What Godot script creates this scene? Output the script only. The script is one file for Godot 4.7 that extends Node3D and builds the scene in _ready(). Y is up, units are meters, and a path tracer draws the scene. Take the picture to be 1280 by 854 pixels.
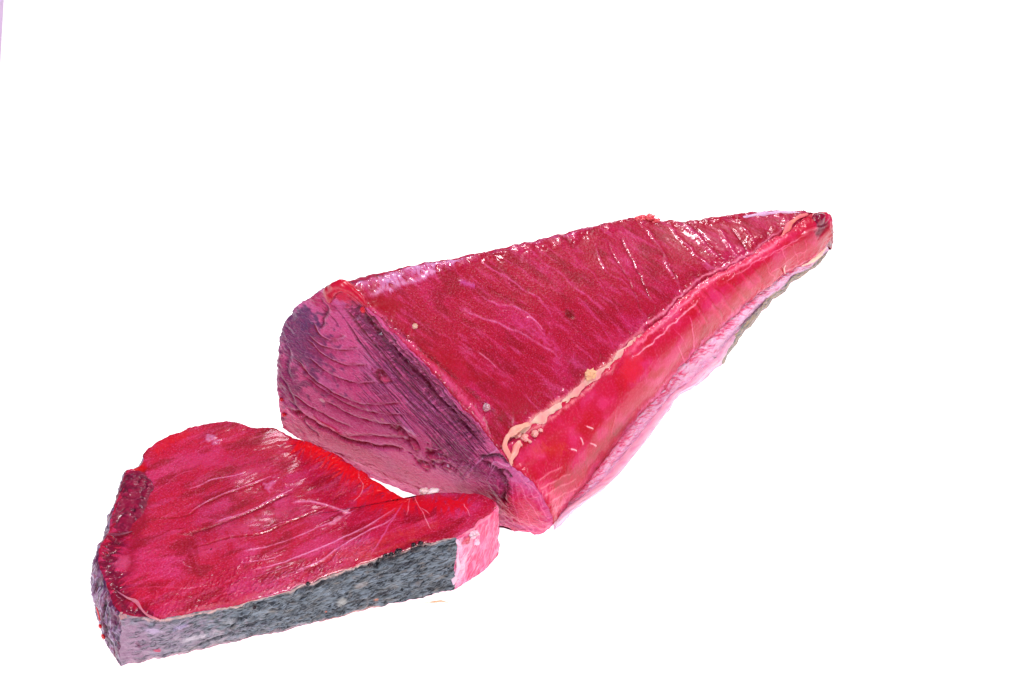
extends Node3D
# Two pieces of raw tuna, a thick slice and the tapering loin it was cut from, on a glowing white light panel.
# All lengths in this file are centimetres until they become vertices (CM).

const CM := 0.01
var warp_noise: FastNoiseLite


func _ready() -> void:
	# ---- camera, light, exposure
	var cam := Camera3D.new()
	cam.name = "camera"
	cam.fov = 27.0
	cam.near = 0.02
	cam.far = 30.0
	add_child(cam)
	cam.look_at_from_position(Vector3(0, 0.57276, 0.57276), Vector3.ZERO, Vector3.UP)
	var we := WorldEnvironment.new()
	we.name = "studio_air"
	var env := Environment.new()
	env.background_mode = Environment.BG_COLOR
	env.background_color = Color(0.60, 0.56, 0.62)
	env.background_energy_multiplier = 0.3
	env.tonemap_mode = Environment.TONE_MAPPER_LINEAR
	env.tonemap_exposure = 1.0
	env.sdfgi_enabled = true
	env.ssao_enabled = true
	env.ssil_enabled = true
	we.environment = env
	add_child(we)
	softbox("softbox_overhead", Vector3(0.12, 1.3, 0.22), Vector3(0.0, 0.0, 0.05), Vector2(0.3, 0.24), 1.0, Color(1.0, 0.985, 0.99))
	softbox("softbox_right", Vector3(1.0, 0.75, 0.75), Vector3(0.03, 0.03, 0.05), Vector2(0.2, 0.3), 0.5, Color(1.0, 0.97, 0.98))
	softbox("softbox_left", Vector3(-0.75, 0.75, 0.95), Vector3(-0.05, 0.03, 0.1), Vector2(0.25, 0.4), 0.85, Color(0.95, 0.93, 1.0))
	softbox("added_lamp_behind", Vector3(0.45, 0.85, -0.9), Vector3(0.0, 0.03, 0.03), Vector2(0.13, 0.13), 0.55, Color(1.0, 0.98, 1.0))  # added unseen lamp, placed for glints on slice and loin
	softbox("added_lamp_back_left", Vector3(-0.2, 0.95, -0.75), Vector3(-0.08, 0.04, 0.14), Vector2(0.22, 0.12), 0.17, Color(0.96, 0.95, 1.0))  # added unseen lamp that gives the slice a soft sheen
	softbox("added_lamp_back_right", Vector3(0.7, 0.82, -0.48), Vector3(0.03, 0.05, 0.03), Vector2(0.14, 0.1), 0.34, Color(1.0, 0.97, 1.0))  # added unseen lamp near the mirror angle, for glints on the loin top

	warp_noise = FastNoiseLite.new()
	warp_noise.seed = 11
	warp_noise.noise_type = FastNoiseLite.TYPE_SIMPLEX
	warp_noise.frequency = 1.0
	warp_noise.fractal_type = FastNoiseLite.FRACTAL_NONE

	build_table()
	build_loin()
	build_slice()
	build_scraps()


func softbox(called: String, where: Vector3, towards: Vector3, size: Vector2, energy: float, tint: Color) -> void:
	var l := AreaLight3D.new()
	l.name = called
	l.area_size = size
	l.light_energy = energy
	l.light_color = tint
	l.shadow_enabled = true
	l.area_range = 8.0
	l.area_attenuation = 2.0
	add_child(l)
	l.look_at_from_position(where, towards, Vector3.UP)


# ---------------------------------------------------------------- painting of surfaces
class Face:
	# a rectangle of surface, painted in centimetres: colour (sRGB), z = real relief, f = fine relief
	var w: int
	var h: int
	var k: float
	var r := PackedFloat32Array()
	var g := PackedFloat32Array()
	var b := PackedFloat32Array()
	var z := PackedFloat32Array()
	var f := PackedFloat32Array()
	var o := Vector3.ZERO
	var ex := Vector3.RIGHT
	var ey := Vector3.BACK
	var rng := RandomNumberGenerator.new()
	var wob := FastNoiseLite.new()

	func _init(wcm: float, hcm: float, per_cm: float, base: Color, sd: int) -> void:
		k = per_cm
		w = int(ceil(wcm * k))
		h = int(ceil(hcm * k))
		for a in [r, g, b, z, f]:
			pass
		r.resize(w * h)
		g.resize(w * h)
		b.resize(w * h)
		z.resize(w * h)
		f.resize(w * h)
		r.fill(base.r)
		g.fill(base.g)
		b.fill(base.b)
		rng.seed = sd
		wob.seed = sd
		wob.frequency = 1.0
		wob.fractal_octaves = 2

	func noise(cx: float, cy: float, octaves: int, sd: int) -> PackedByteArray:
		var q := minf(8.0, k * minf(cx, cy))
		var sw := clampi(int(w / k / cx * q), 4, w)
		var sh := clampi(int(h / k / cy * q), 4, h)
		var n := FastNoiseLite.new()
		n.noise_type = FastNoiseLite.TYPE_SIMPLEX_SMOOTH
		n.seed = sd
		n.frequency = 1.0 / q * 0.7
		n.fractal_octaves = octaves
		if octaves == 1:
			n.fractal_type = FastNoiseLite.FRACTAL_NONE
		var im := n.get_image(sw, sh)
		im.convert(Image.FORMAT_L8)
		if sw != w or sh != h:
			im.resize(w, h, Image.INTERPOLATE_CUBIC)
		return im.get_data()

	func tint(c: Color, a: float, lo: float, hi: float, cx: float, cy: float, octaves: int, sd: int) -> void:
		var n := noise(cx, cy, octaves, sd)
		var lut := PackedFloat32Array()
		lut.resize(256)
		for i in 256:
			lut[i] = smoothstep(lo, hi, i / 255.0) * a
		var cr := c.r
		var cg := c.g
		var cb := c.b
		for i in n.size():
			var t := lut[n[i]]
			if t > 0.0:
				r[i] += (cr - r[i]) * t
				g[i] += (cg - g[i]) * t
				b[i] += (cb - b[i]) * t

	func relief(az: float, af: float, cx: float, cy: float, octaves: int, sd: int, ridged := false) -> void:
		var n := noise(cx, cy, octaves, sd)
		for i in n.size():
			var t := n[i] / 127.5 - 1.0
			if ridged:
				t = 1.0 - 2.0 * absf(t)
			z[i] += t * az
			f[i] += t * af

	func stamp(p: Vector2, q: Vector2, wd: float, c: Color, a: float, dz: float, df: float) -> void:
		var reach := wd * 1.6
		var x0 := maxi(0, int((minf(p.x, q.x) - reach) * k))
		var x1 := mini(w - 1, int((maxf(p.x, q.x) + reach) * k) + 1)
		var y0 := maxi(0, int((minf(p.y, q.y) - reach) * k))
		var y1 := mini(h - 1, int((maxf(p.y, q.y) + reach) * k) + 1)
		var d := q - p
		var l2 := maxf(d.length_squared(), 1e-9)
		for y in range(y0, y1 + 1):
			for x in range(x0, x1 + 1):
				var m := Vector2((x + 0.5) / k, (y + 0.5) / k) - p
				var t := m.dot(d) / l2
				if t < 0.0 or t >= 1.0:
					continue
				var e := (m - d * t).length() / wd
				if e > 1.6:
					continue
				var s := exp(-2.0 * e * e)
				var i := y * w + x
				var ta := s * a
				r[i] += (c.r - r[i]) * ta
				g[i] += (c.g - g[i]) * ta
				b[i] += (c.b - b[i]) * ta
				z[i] += s * dz
				f[i] += s * df

	# a seam or groove along points given as x, y, x, y ...; wob_amp makes it waver, broken makes it come and go
	func line(pts: Array, wd: float, c: Color, a: float, dz := 0.0, wob_amp := 0.05, broken := 0.4, df := 0.0) -> void:
		var p := PackedVector2Array()
		for i in range(0, pts.size(), 2):
			p.append(Vector2(pts[i], pts[i + 1]))
		var path := PackedVector2Array()
		var m := p.size()
		for i in m - 1:
			var p0 := p[maxi(i - 1, 0)]
			var p3 := p[mini(i + 2, m - 1)]
			var steps := maxi(2, int(p[i].distance_to(p[i + 1]) / 0.12))
			for s in steps:
				path.append(p[i].cubic_interpolate(p[i + 1], p0, p3, float(s) / steps))
		path.append(p[m - 1])
		var ph := rng.randf() * 100.0
		for i in path.size():
			var u := i * 0.12
			path[i] += Vector2(wob.get_noise_2d(u * 1.1 + ph, 1.0), wob.get_noise_2d(u * 1.1 + ph, 31.0)) * wob_amp * 2.0
		for i in path.size() - 1:
			var u := i * 0.12
			var t := float(i) / maxf(path.size() - 1, 1)
			var taper := clampf(minf(t, 1.0 - t) * 6.0 + 0.3, 0.0, 1.0)
			var on := 1.0 - broken * clampf(0.5 + wob.get_noise_2d(u * 1.7 + ph, 77.0) * 1.6, 0.0, 1.0)
			var ww := wd * (0.75 + 0.6 * absf(wob.get_noise_2d(u * 2.3 + ph, 55.0)) ) * (0.6 + 0.4 * taper)
			stamp(path[i], path[i + 1], ww, c, a * on * taper, dz * on * taper, df * on * taper)

	func blob(x: float, y: float, rx: float, ry: float, ang: float, c: Color, a: float, dz := 0.0, df := 0.0, rough := 0.5) -> void:
		var reach := maxf(rx, ry) * 1.6
		var ca := cos(ang)
		var sa := sin(ang)
		for py in range(maxi(0, int((y - reach) * k)), mini(h, int((y + reach) * k) + 1)):
			for px in range(maxi(0, int((x - reach) * k)), mini(w, int((x + reach) * k) + 1)):
				var dx := (px + 0.5) / k - x
				var dy := (py + 0.5) / k - y
				var e := Vector2((dx * ca + dy * sa) / rx, (dy * ca - dx * sa) / ry).length()
				e *= 1.0 + rough * wob.get_noise_2d(px / k * 1.6 + 9.0, py / k * 1.6)
				if e > 1.5:
					continue
				var s := 1.0 - smoothstep(0.45, 1.35, e)
				var i := py * w + px
				var ta := s * a * (1.0 + 0.5 * rough * wob.get_noise_2d(px / k * 5.0, py / k * 5.0))
				r[i] += (c.r - r[i]) * ta
				g[i] += (c.g - g[i]) * ta
				b[i] += (c.b - b[i]) * ta
				z[i] += s * dz
				f[i] += s * df

	# many short muscle fibres or shreds: angles around ang, in a rectangle
	func fibres(count: int, x0: float, y0: float, x1: float, y1: float, ang: float, spread: float, length: float, wd: float, c: Color, a: float, dz := 0.0, df := 0.0, curve := 0.0) -> void:
		for i in count:
			var p := Vector2(rng.randf_range(x0, x1), rng.randf_range(y0, y1))
			var t := ang + rng.randf_range(-spread, spread) + curve * wob.get_noise_2d(p.x * 0.4, p.y * 0.4)
			var l := length * rng.randf_range(0.4, 1.4)
			var q := p + Vector2(cos(t), sin(t)) * l * 0.5
			var e := q + Vector2(cos(t + rng.randf_range(-0.3, 0.3)), sin(t + rng.randf_range(-0.3, 0.3))) * l * 0.5
			var ww := wd * rng.randf_range(0.6, 1.4)
			var aa := a * rng.randf_range(0.4, 1.0)
			stamp(p, q, ww, c, aa, dz, df)
			stamp(q, e, ww * 0.8, c, aa * 0.8, dz * 0.8, df * 0.8)

	# tiny raised wet ridges in drifts: relief only, no colour
	func beads(count: int, x0: float, y0: float, x1: float, y1: float, ang: float, length: float, wd: float, df: float, cover := 0.0) -> void:
		for i in count:
			var p := Vector2(rng.randf_range(x0, x1), rng.randf_range(y0, y1))
			var m := wob.get_noise_2d(p.x * 0.5 + 50.0, p.y * 0.5) + 0.5 * wob.get_noise_2d(p.x * 1.6, p.y * 1.6 + 50.0)
			if m < cover:
				continue
			var t := ang + rng.randf_range(-0.5, 0.5)
			var q := p + Vector2(cos(t), sin(t)) * length * rng.randf_range(0.3, 1.6)
			stamp(p, q, wd * rng.randf_range(0.7, 1.3), Color.BLACK, 0.0, 0.0, df * rng.randf_range(0.5, 1.3))

	func uv(p: Vector3) -> Vector2:
		var d := p - o
		return Vector2(d.dot(ex) * k / w, d.dot(ey) * k / h)

	func height(t: Vector2) -> float:
		var x := clampf(t.x * w - 0.5, 0.0, w - 1.001)
		var y := clampf(t.y * h - 0.5, 0.0, h - 1.001)
		var xi := int(x)
		var yi := int(y)
		var fx := x - xi
		var fy := y - yi
		var i := yi * w + xi
		return lerpf(lerpf(z[i], z[i + 1], fx), lerpf(z[i + w], z[i + w + 1], fx), fy)

	func material(rough: float, sss: float, spec := 0.36, wet := 0.0) -> StandardMaterial3D:
		var m := StandardMaterial3D.new()
		var by := PackedByteArray()
		by.resize(w * h * 3)
		for i in w * h:
			by[i * 3] = int(clampf(r[i], 0.0, 1.0) * 255.0)
			by[i * 3 + 1] = int(clampf(g[i], 0.0, 1.0) * 255.0)
			by[i * 3 + 2] = int(clampf(b[i], 0.0, 1.0) * 255.0)
		m.albedo_texture = ImageTexture.create_from_image(Image.create_from_data(w, h, false, Image.FORMAT_RGB8, by))
		m.heightmap_enabled = true
		m.heightmap_texture = ImageTexture.create_from_image(Image.create_from_data(w, h, false, Image.FORMAT_RF, f.to_byte_array()))
		m.heightmap_scale = 1.0
		m.roughness = rough
		m.metallic_specular = spec
		m.texture_repeat = false
		if wet > 0.0:
			m.clearcoat_enabled = true
			m.clearcoat = wet
			m.clearcoat_roughness = 0.12
		if sss > 0.0:
			m.subsurf_scatter_enabled = true
			m.subsurf_scatter_strength = sss
		return m


# ---------------------------------------------------------------- shapes
func cat(pts: Array, n: int) -> PackedVector3Array:
	var dense := PackedVector3Array()
	var m := pts.size()
	for i in m - 1:
		var a: Vector3 = pts[i - 1] if i > 0 else 2.0 * pts[0] - pts[1]
		var b: Vector3 = pts[i]
		var c: Vector3 = pts[i + 1]
		var d: Vector3 = pts[i + 2] if i + 2 < m else 2.0 * pts[m - 1] - pts[m - 2]
		for s in 24:
			var t := s / 24.0
			dense.append(0.5 * (2.0 * b + (c - a) * t + (2.0 * a - 5.0 * b + 4.0 * c - d) * t * t + (3.0 * b - a - 3.0 * c + d) * t * t * t))
	dense.append(pts[m - 1])
	var run := PackedFloat32Array([0.0])
	for i in range(1, dense.size()):
		run.append(run[i - 1] + dense[i].distance_to(dense[i - 1]))
	var out := PackedVector3Array()
	var j := 0
	for i in n + 1:
		var want := run[run.size() - 1] * i / n
		while j < run.size() - 2 and run[j + 1] < want:
			j += 1
		out.append(dense[j].lerp(dense[j + 1], clampf((want - run[j]) / maxf(run[j + 1] - run[j], 1e-6), 0.0, 1.0)))
	return out


func warp(p: Vector3, fine := 1.0) -> Vector3:
	var q := p * 0.9
	var s := p * 3.1
	var t := p * 8.0
	var o := Vector3(warp_noise.get_noise_3d(q.x, q.y, q.z), warp_noise.get_noise_3d(q.x + 40.0, q.y, q.z), warp_noise.get_noise_3d(q.x, q.y + 40.0, q.z)) * 0.065 * fine
	o += Vector3(warp_noise.get_noise_3d(s.x, s.y, s.z), warp_noise.get_noise_3d(s.x + 40.0, s.y, s.z), warp_noise.get_noise_3d(s.x, s.y + 40.0, s.z)) * 0.03 * fine
	o += Vector3(warp_noise.get_noise_3d(t.x, t.y, t.z), warp_noise.get_noise_3d(t.x + 40.0, t.y, t.z), warp_noise.get_noise_3d(t.x, t.y + 40.0, t.z)) * 0.01 * fine
	var r := p + o
	r.y = maxf(r.y, 0.09)
	return r


func coons(c0: PackedVector3Array, c1: PackedVector3Array, d0: PackedVector3Array, d1: PackedVector3Array) -> PackedVector3Array:
	var nu := c0.size() - 1
	var nv := d0.size() - 1
	var out := PackedVector3Array()
	for j in nv + 1:
		var v := float(j) / nv
		for i in nu + 1:
			var u := float(i) / nu
			out.append(c0[i] * (1.0 - v) + c1[i] * v + d0[j] * (1.0 - u) + d1[j] * u
				- (c0[0] * (1.0 - u) * (1.0 - v) + c0[nu] * u * (1.0 - v) + c1[0] * (1.0 - u) * v + c1[nu] * u * v))
	return out


func toward(e: Variant, i: int) -> Vector3:
	return e[i] if e is PackedVector3Array else e


# a grid of points becomes a surface. edges: outward direction of the rounded corner along v=0, v=1, u=0, u=1 (or null)
func skin_grid(p: PackedVector3Array, nu: int, nv: int, face: Face, hint: Vector3, edges := [null, null, null, null], radius := 0.35, uvs := PackedVector2Array(), hem := 0.3) -> ArrayMesh:
	var w1 := nu + 1
	var n0 := PackedVector3Array()
	n0.resize(p.size())
	for j in nv + 1:
		for i in w1:
			var a := p[j * w1 + mini(i + 1, nu)] - p[j * w1 + maxi(i - 1, 0)]
			var b := p[mini(j + 1, nv) * w1 + i] - p[maxi(j - 1, 0) * w1 + i]
			n0[j * w1 + i] = a.cross(b).normalized()
	var mid := n0[(nv / 2) * w1 + nu / 2]
	var sgn := 1.0 if mid.dot(hint) >= 0.0 else -1.0
	var vs := PackedVector3Array()
	vs.resize(p.size())
	var uv := PackedVector2Array()
	uv.resize(p.size())
	var near := PackedFloat32Array()
	near.resize(p.size())
	var lean := PackedVector3Array()
	lean.resize(p.size())
	for j in nv + 1:
		for i in w1:
			var at := j * w1 + i
			var q := p[at]
			var ds := [q.distance_to(p[i]), q.distance_to(p[nv * w1 + i]), q.distance_to(p[j * w1]), q.distance_to(p[j * w1 + nu])]
			var fade := 1.0
			for s in 4:
				fade = minf(fade, clampf(ds[s] / hem, 0.0, 1.0))
			uv[at] = uvs[at] if uvs.size() else face.uv(q)
			var calm := 1.0 - 0.92 * smoothstep(0.1, 1.2, minf(minf(ds[0], ds[1]), minf(ds[2], ds[3])))
			var r := warp(q, calm)
			if face:
				r += n0[at] * sgn * face.height(uv[at]) * fade
			var best := 0.0
			for s in 4:
				if edges[s] != null and ds[s] < radius:
					var e: float = 1.0 - ds[s] / radius
					var d := toward(edges[s], i if s < 2 else j)
					r -= d * radius * 0.38 * e * e
					if e > best:
						best = e
						lean[at] = d
			near[at] = best
			r.y = maxf(r.y, 0.09)
			vs[at] = r * CM
	var ns := PackedVector3Array()
	ns.resize(p.size())
	for j in nv + 1:
		for i in w1:
			var at := j * w1 + i
			var a := vs[j * w1 + mini(i + 1, nu)] - vs[j * w1 + maxi(i - 1, 0)]
			var b := vs[mini(j + 1, nv) * w1 + i] - vs[maxi(j - 1, 0) * w1 + i]
			var n := a.cross(b).normalized() * sgn
			if n.length_squared() < 0.5:
				n = n0[at] * sgn
			if near[at] > 0.0:
				n = n.lerp(lean[at], near[at] * near[at] * 0.8).normalized()
			ns[at] = n
	var ix := PackedInt32Array()
	for j in nv:
		for i in nu:
			var a := j * w1 + i
			if sgn > 0.0:
				ix.append_array([a, a + w1, a + 1, a + 1, a + w1, a + w1 + 1])
			else:
				ix.append_array([a, a + 1, a + w1, a + 1, a + w1 + 1, a + w1])
	return surface(vs, ns, uv, ix)


func surface(vs: PackedVector3Array, ns: PackedVector3Array, uv: PackedVector2Array, ix: PackedInt32Array, cs := PackedColorArray()) -> ArrayMesh:
	var arr := []
	arr.resize(Mesh.ARRAY_MAX)
	arr[Mesh.ARRAY_VERTEX] = vs
	arr[Mesh.ARRAY_NORMAL] = ns
	arr[Mesh.ARRAY_TEX_UV] = uv
	if cs.size():
		arr[Mesh.ARRAY_COLOR] = cs
	arr[Mesh.ARRAY_INDEX] = ix
	var m := ArrayMesh.new()
	m.add_surface_from_arrays(Mesh.PRIMITIVE_TRIANGLES, arr)
	return m


# a closed outline filled with rings round a centre; flat, facing up, with the face's relief on it
func star(loop: PackedVector3Array, out_dirs: PackedVector3Array, centre: Vector3, rings: int, face: Face, radius: float, dome := 0.0) -> ArrayMesh:
	var n := loop.size()
	var vs := PackedVector3Array()
	var ns := PackedVector3Array()
	var uv := PackedVector2Array()
	var ix := PackedInt32Array()
	for j in rings + 1:
		var t := pow(float(j) / rings, 0.8)
		for i in n + 1:
			var c := loop[i % n]
			var q := centre.lerp(c, t)
			var d := q.distance_to(c)
			var w := face.uv(q)
			var e := 2.0 / face.k
			var hh := face.height(w)
			var sx := (face.height(w + Vector2(2.0 / face.w, 0)) - face.height(w - Vector2(2.0 / face.w, 0))) / (2.0 * e)
			var sy := (face.height(w + Vector2(0, 2.0 / face.h)) - face.height(w - Vector2(0, 2.0 / face.h))) / (2.0 * e)
			var fade := clampf(d / 0.3, 0.0, 1.0)
			var r := warp(q, 1.0 - 0.92 * smoothstep(0.1, 1.2, d)) + Vector3.UP * (hh * fade + dome * (1.0 - t * t))
			var nn := (Vector3.UP - (face.ex * sx + face.ey * sy) * fade).normalized()
			if d < radius:
				var k := 1.0 - d / radius
				r -= out_dirs[i % n] * radius * 0.38 * k * k
				nn = nn.lerp(out_dirs[i % n], k * k * 0.8).normalized()
			vs.append(r * CM)
			ns.append(nn)
			uv.append(w)
	var w1 := n + 1
	# which way round the loop runs decides the winding
	var area := 0.0
	for i in n:
		var a := loop[i] - centre
		var b := loop[(i + 1) % n] - centre
		area += a.cross(b).y
	for j in rings:
		for i in n:
			var a := j * w1 + i
			if area > 0.0:
				ix.append_array([a, a + 1, a + w1, a + 1, a + w1 + 1, a + w1])
			else:
				ix.append_array([a, a + w1, a + 1, a + 1, a + w1, a + w1 + 1])
	return surface(vs, ns, uv, ix)


# a lumpy strand swept along a path: radius r0..., flattened, with noise; colours run between two tints
func strand(pts: Array, radii: Array, flat: float, lump: float, c0: Color, c1: Color, sd: int, up := Vector3.UP, around := 14, step := 0.07, grain := 0.8) -> ArrayMesh:
	var total := 0.0
	for i in pts.size() - 1:
		total += pts[i].distance_to(pts[i + 1])
	var n := maxi(6, int(total / step))
	var path := cat(pts, n)
	var nz := FastNoiseLite.new()
	nz.seed = sd
	nz.frequency = grain
	nz.fractal_octaves = 3
	var vs := PackedVector3Array()
	var ns := PackedVector3Array()
	var uv := PackedVector2Array()
	var cs := PackedColorArray()
	var ix := PackedInt32Array()
	for j in n + 1:
		var t := float(j) / n
		var s := t * (radii.size() - 1)
		var si := mini(int(s), radii.size() - 2)
		var rad := lerpf(radii[si], radii[si + 1], s - si)
		if j == 0 or j == n:
			rad *= 0.05
		elif j == 1 or j == n - 1:
			rad *= 0.6
		var d := (path[mini(j + 1, n)] - path[maxi(j - 1, 0)]).normalized()
		var side := d.cross(up).normalized()
		var top := side.cross(d).normalized()
		for i in around + 1:
			var a := TAU * (i % around) / around
			var dir := side * cos(a) + top * sin(a) * flat
			var p := path[j] + dir * rad
			var m := 1.0 + lump * nz.get_noise_3dv(p)
			p = path[j] + dir * rad * maxf(m, 0.2)
			p.y = maxf(p.y, 0.06)
			vs.append(p * CM)
			ns.append((side * cos(a) * flat + top * sin(a)).normalized())
			uv.append(Vector2(float(i) / around, t))
			var mix := clampf(0.5 + 0.9 * nz.get_noise_3dv(p * 1.3 + Vector3(7, 3, 1)), 0.0, 1.0)
			cs.append(c0.lerp(c1, mix).srgb_to_linear())
	var w1 := around + 1
	for j in n:
		for i in around:
			var a := j * w1 + i
			ix.append_array([a, a + 1, a + w1, a + 1, a + w1 + 1, a + w1])
	# proper normals of the lumpy surface
	var acc := PackedVector3Array()
	acc.resize(vs.size())
	for q in range(0, ix.size(), 3):
		var fn := (vs[ix[q + 2]] - vs[ix[q]]).cross(vs[ix[q + 1]] - vs[ix[q]])
		for e in 3:
			acc[ix[q + e]] += fn
	for j in n + 1:
		var both := acc[j * w1] + acc[j * w1 + around]
		acc[j * w1] = both
		acc[j * w1 + around] = both
	for i in acc.size():
		var fn := acc[i].normalized()
		if fn.length_squared() < 0.5:
			fn = ns[i]
		elif fn.dot(ns[i]) < -0.2:
			fn = -fn
		acc[i] = fn
	return surface(vs, acc, uv, ix, cs)


# a small uneven lump
func lump(centre: Vector3, size: Vector3, rough: float, c0: Color, c1: Color, sd: int, turn := 0.0, grain := 1.4) -> ArrayMesh:
	var nz := FastNoiseLite.new()
	nz.seed = sd
	nz.frequency = 1.0
	nz.fractal_octaves = 3
	var rows := 14
	var cols := 22
	var vs := PackedVector3Array()
	var ns := PackedVector3Array()
	var uv := PackedVector2Array()
	var cs := PackedColorArray()
	var ix := PackedInt32Array()
	var rot := Basis(Vector3.UP, turn)
	for j in rows + 1:
		var b := PI * j / rows
		for i in cols + 1:
			var a := TAU * (i % cols) / cols
			var d := Vector3(sin(b) * cos(a), cos(b), sin(b) * sin(a))
			var m := 1.0 + rough * nz.get_noise_3dv(d * grain + Vector3(sd, 0, 0))
			var p := centre + rot * (d * size * m)
			p.y = maxf(p.y, 0.06)
			vs.append(p * CM)
			ns.append((rot * (d / size)).normalized())
			uv.append(Vector2(float(i) / cols, float(j) / rows))
			cs.append(c0.lerp(c1, clampf(0.5 + 1.1 * nz.get_noise_3dv(d * grain * 1.7 + Vector3(3, sd, 0)), 0.0, 1.0)).srgb_to_linear())
	var w1 := cols + 1
	for j in rows:
		for i in cols:
			var a := j * w1 + i
			ix.append_array([a, a + w1, a + 1, a + 1, a + w1, a + w1 + 1])
	var acc := PackedVector3Array()
	acc.resize(vs.size())
	for q in range(0, ix.size(), 3):
		var fn := (vs[ix[q + 2]] - vs[ix[q]]).cross(vs[ix[q + 1]] - vs[ix[q]])
		for e in 3:
			acc[ix[q + e]] += fn
	for i in acc.size():
		var fn := acc[i].normalized()
		if fn.length_squared() < 0.5:
			fn = ns[i]
		elif fn.dot(ns[i]) < -0.2:
			fn = -fn
		acc[i] = fn
	for j in rows + 1:
		var both := (acc[j * w1] + acc[j * w1 + cols]).normalized()
		acc[j * w1] = both
		acc[j * w1 + cols] = both
	return surface(vs, acc, uv, ix, cs)


func tissue(rough: float, sss: float) -> StandardMaterial3D:
	var m := StandardMaterial3D.new()
	m.vertex_color_use_as_albedo = true
	m.roughness = rough
	m.metallic_specular = 0.5
	if sss > 0.0:
		m.subsurf_scatter_enabled = true
		m.subsurf_scatter_strength = sss
	return m


func obj(called: String, mesh: Mesh, mat: Material, parent: Node) -> MeshInstance3D:
	var o := MeshInstance3D.new()
	o.name = called
	o.mesh = mesh
	for s in mesh.get_surface_count():
		o.set_surface_override_material(s, mat)
	parent.add_child(o, true)
	return o


func thing(called: String, label: String, category: String, group := "") -> Node3D:
	var o := Node3D.new()
	o.name = called
	add_child(o, true)
	o.set_meta("label", label)
	o.set_meta("category", category)
	if group:
		o.set_meta("group", group)
	return o


func rgb(r: int, g: int, b: int) -> Color:
	return Color(r / 255.0, g / 255.0, b / 255.0)


func flipped(a: Array) -> Array:
	var c := a.duplicate()
	c.reverse()
	return c


func flip(a: PackedVector3Array) -> PackedVector3Array:
	var c := a.duplicate()
	c.reverse()
	return c


# ---------------------------------------------------------------- the light panel and the table it lies on
func build_table() -> void:
	# a tabletop under the panel, seen only as a sliver beyond the panel's edge at the top left
	var t := SurfaceTool.new()
	t.begin(Mesh.PRIMITIVE_TRIANGLES)
	box(t, Vector3(-1.6, -0.06, -1.7), Vector3(1.6, -0.021, 1.3))
	t.generate_normals()
	var tm := StandardMaterial3D.new()
	tm.albedo_color = Color(0.97, 0.86, 0.97)
	tm.roughness = 0.6
	var table := obj("tabletop", t.commit(), tm, self)
	table.set_meta("kind", "structure")
	table.set_meta("label", "pale lilac tabletop under the glowing white panel")
	# the panel: opal acrylic 2 cm thick, lit from within, with a shallow rounded rim
	var pts := [Vector2(-38.09, -36.19), Vector2(-35.94, -26.58), Vector2(-62, 60), Vector2(62, 60), Vector2(35.56, -23.90), Vector2(38.32, -36.19), Vector2(39.64, -43.19), Vector2(-39.57, -43.19)]
	var s := SurfaceTool.new()
	s.begin(Mesh.PRIMITIVE_TRIANGLES)
	var n := pts.size()
	var mid := Vector3(0, 0, 0)
	for i in n:
		var a := Vector3(pts[i].x, 0, pts[i].y) * CM
		var b := Vector3(pts[(i + 1) % n].x, 0, pts[(i + 1) % n].y) * CM
		var dn := Vector3(0, -0.02, 0)
		for v in [mid, a, b, a, a + dn, b, b, a + dn, b + dn]:
			s.add_vertex(v)
	s.generate_normals()
	var pm := StandardMaterial3D.new()
	pm.albedo_color = Color(0.93, 0.93, 0.93)
	pm.roughness = 0.55
	pm.emission_enabled = true
	pm.emission = Color(1.0, 0.99, 1.0)
	pm.emission_energy_multiplier = 0.9
	var panel := obj("light_panel", s.commit(), pm, self)
	panel.set_meta("kind", "structure")
	panel.set_meta("label", "glowing white light panel that both pieces of tuna lie on")
	var l := AreaLight3D.new()
	l.name = "panel_light"
	l.area_size = Vector2(1.0, 1.0)
	l.light_energy = 0.07
	l.light_color = Color(1.0, 0.99, 1.0)
	l.shadow_enabled = true
	l.area_range = 4.0
	l.area_attenuation = 2.0
	l.position = Vector3(0, 0.0006, 0.05)
	l.rotation = Vector3(PI / 2.0, 0, 0)
	add_child(l)


func box(s: SurfaceTool, lo: Vector3, hi: Vector3) -> void:
	var c := [Vector3(lo.x, lo.y, lo.z), Vector3(hi.x, lo.y, lo.z), Vector3(hi.x, lo.y, hi.z), Vector3(lo.x, lo.y, hi.z), Vector3(lo.x, hi.y, lo.z), Vector3(hi.x, hi.y, lo.z), Vector3(hi.x, hi.y, hi.z), Vector3(lo.x, hi.y, hi.z)]
	for q in [[4, 5, 6, 7], [3, 2, 1, 0], [0, 1, 5, 4], [1, 2, 6, 5], [2, 3, 7, 6], [3, 0, 4, 7]]:
		for k in [0, 1, 2, 0, 2, 3]:
			s.add_vertex(c[q[k]])


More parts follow.
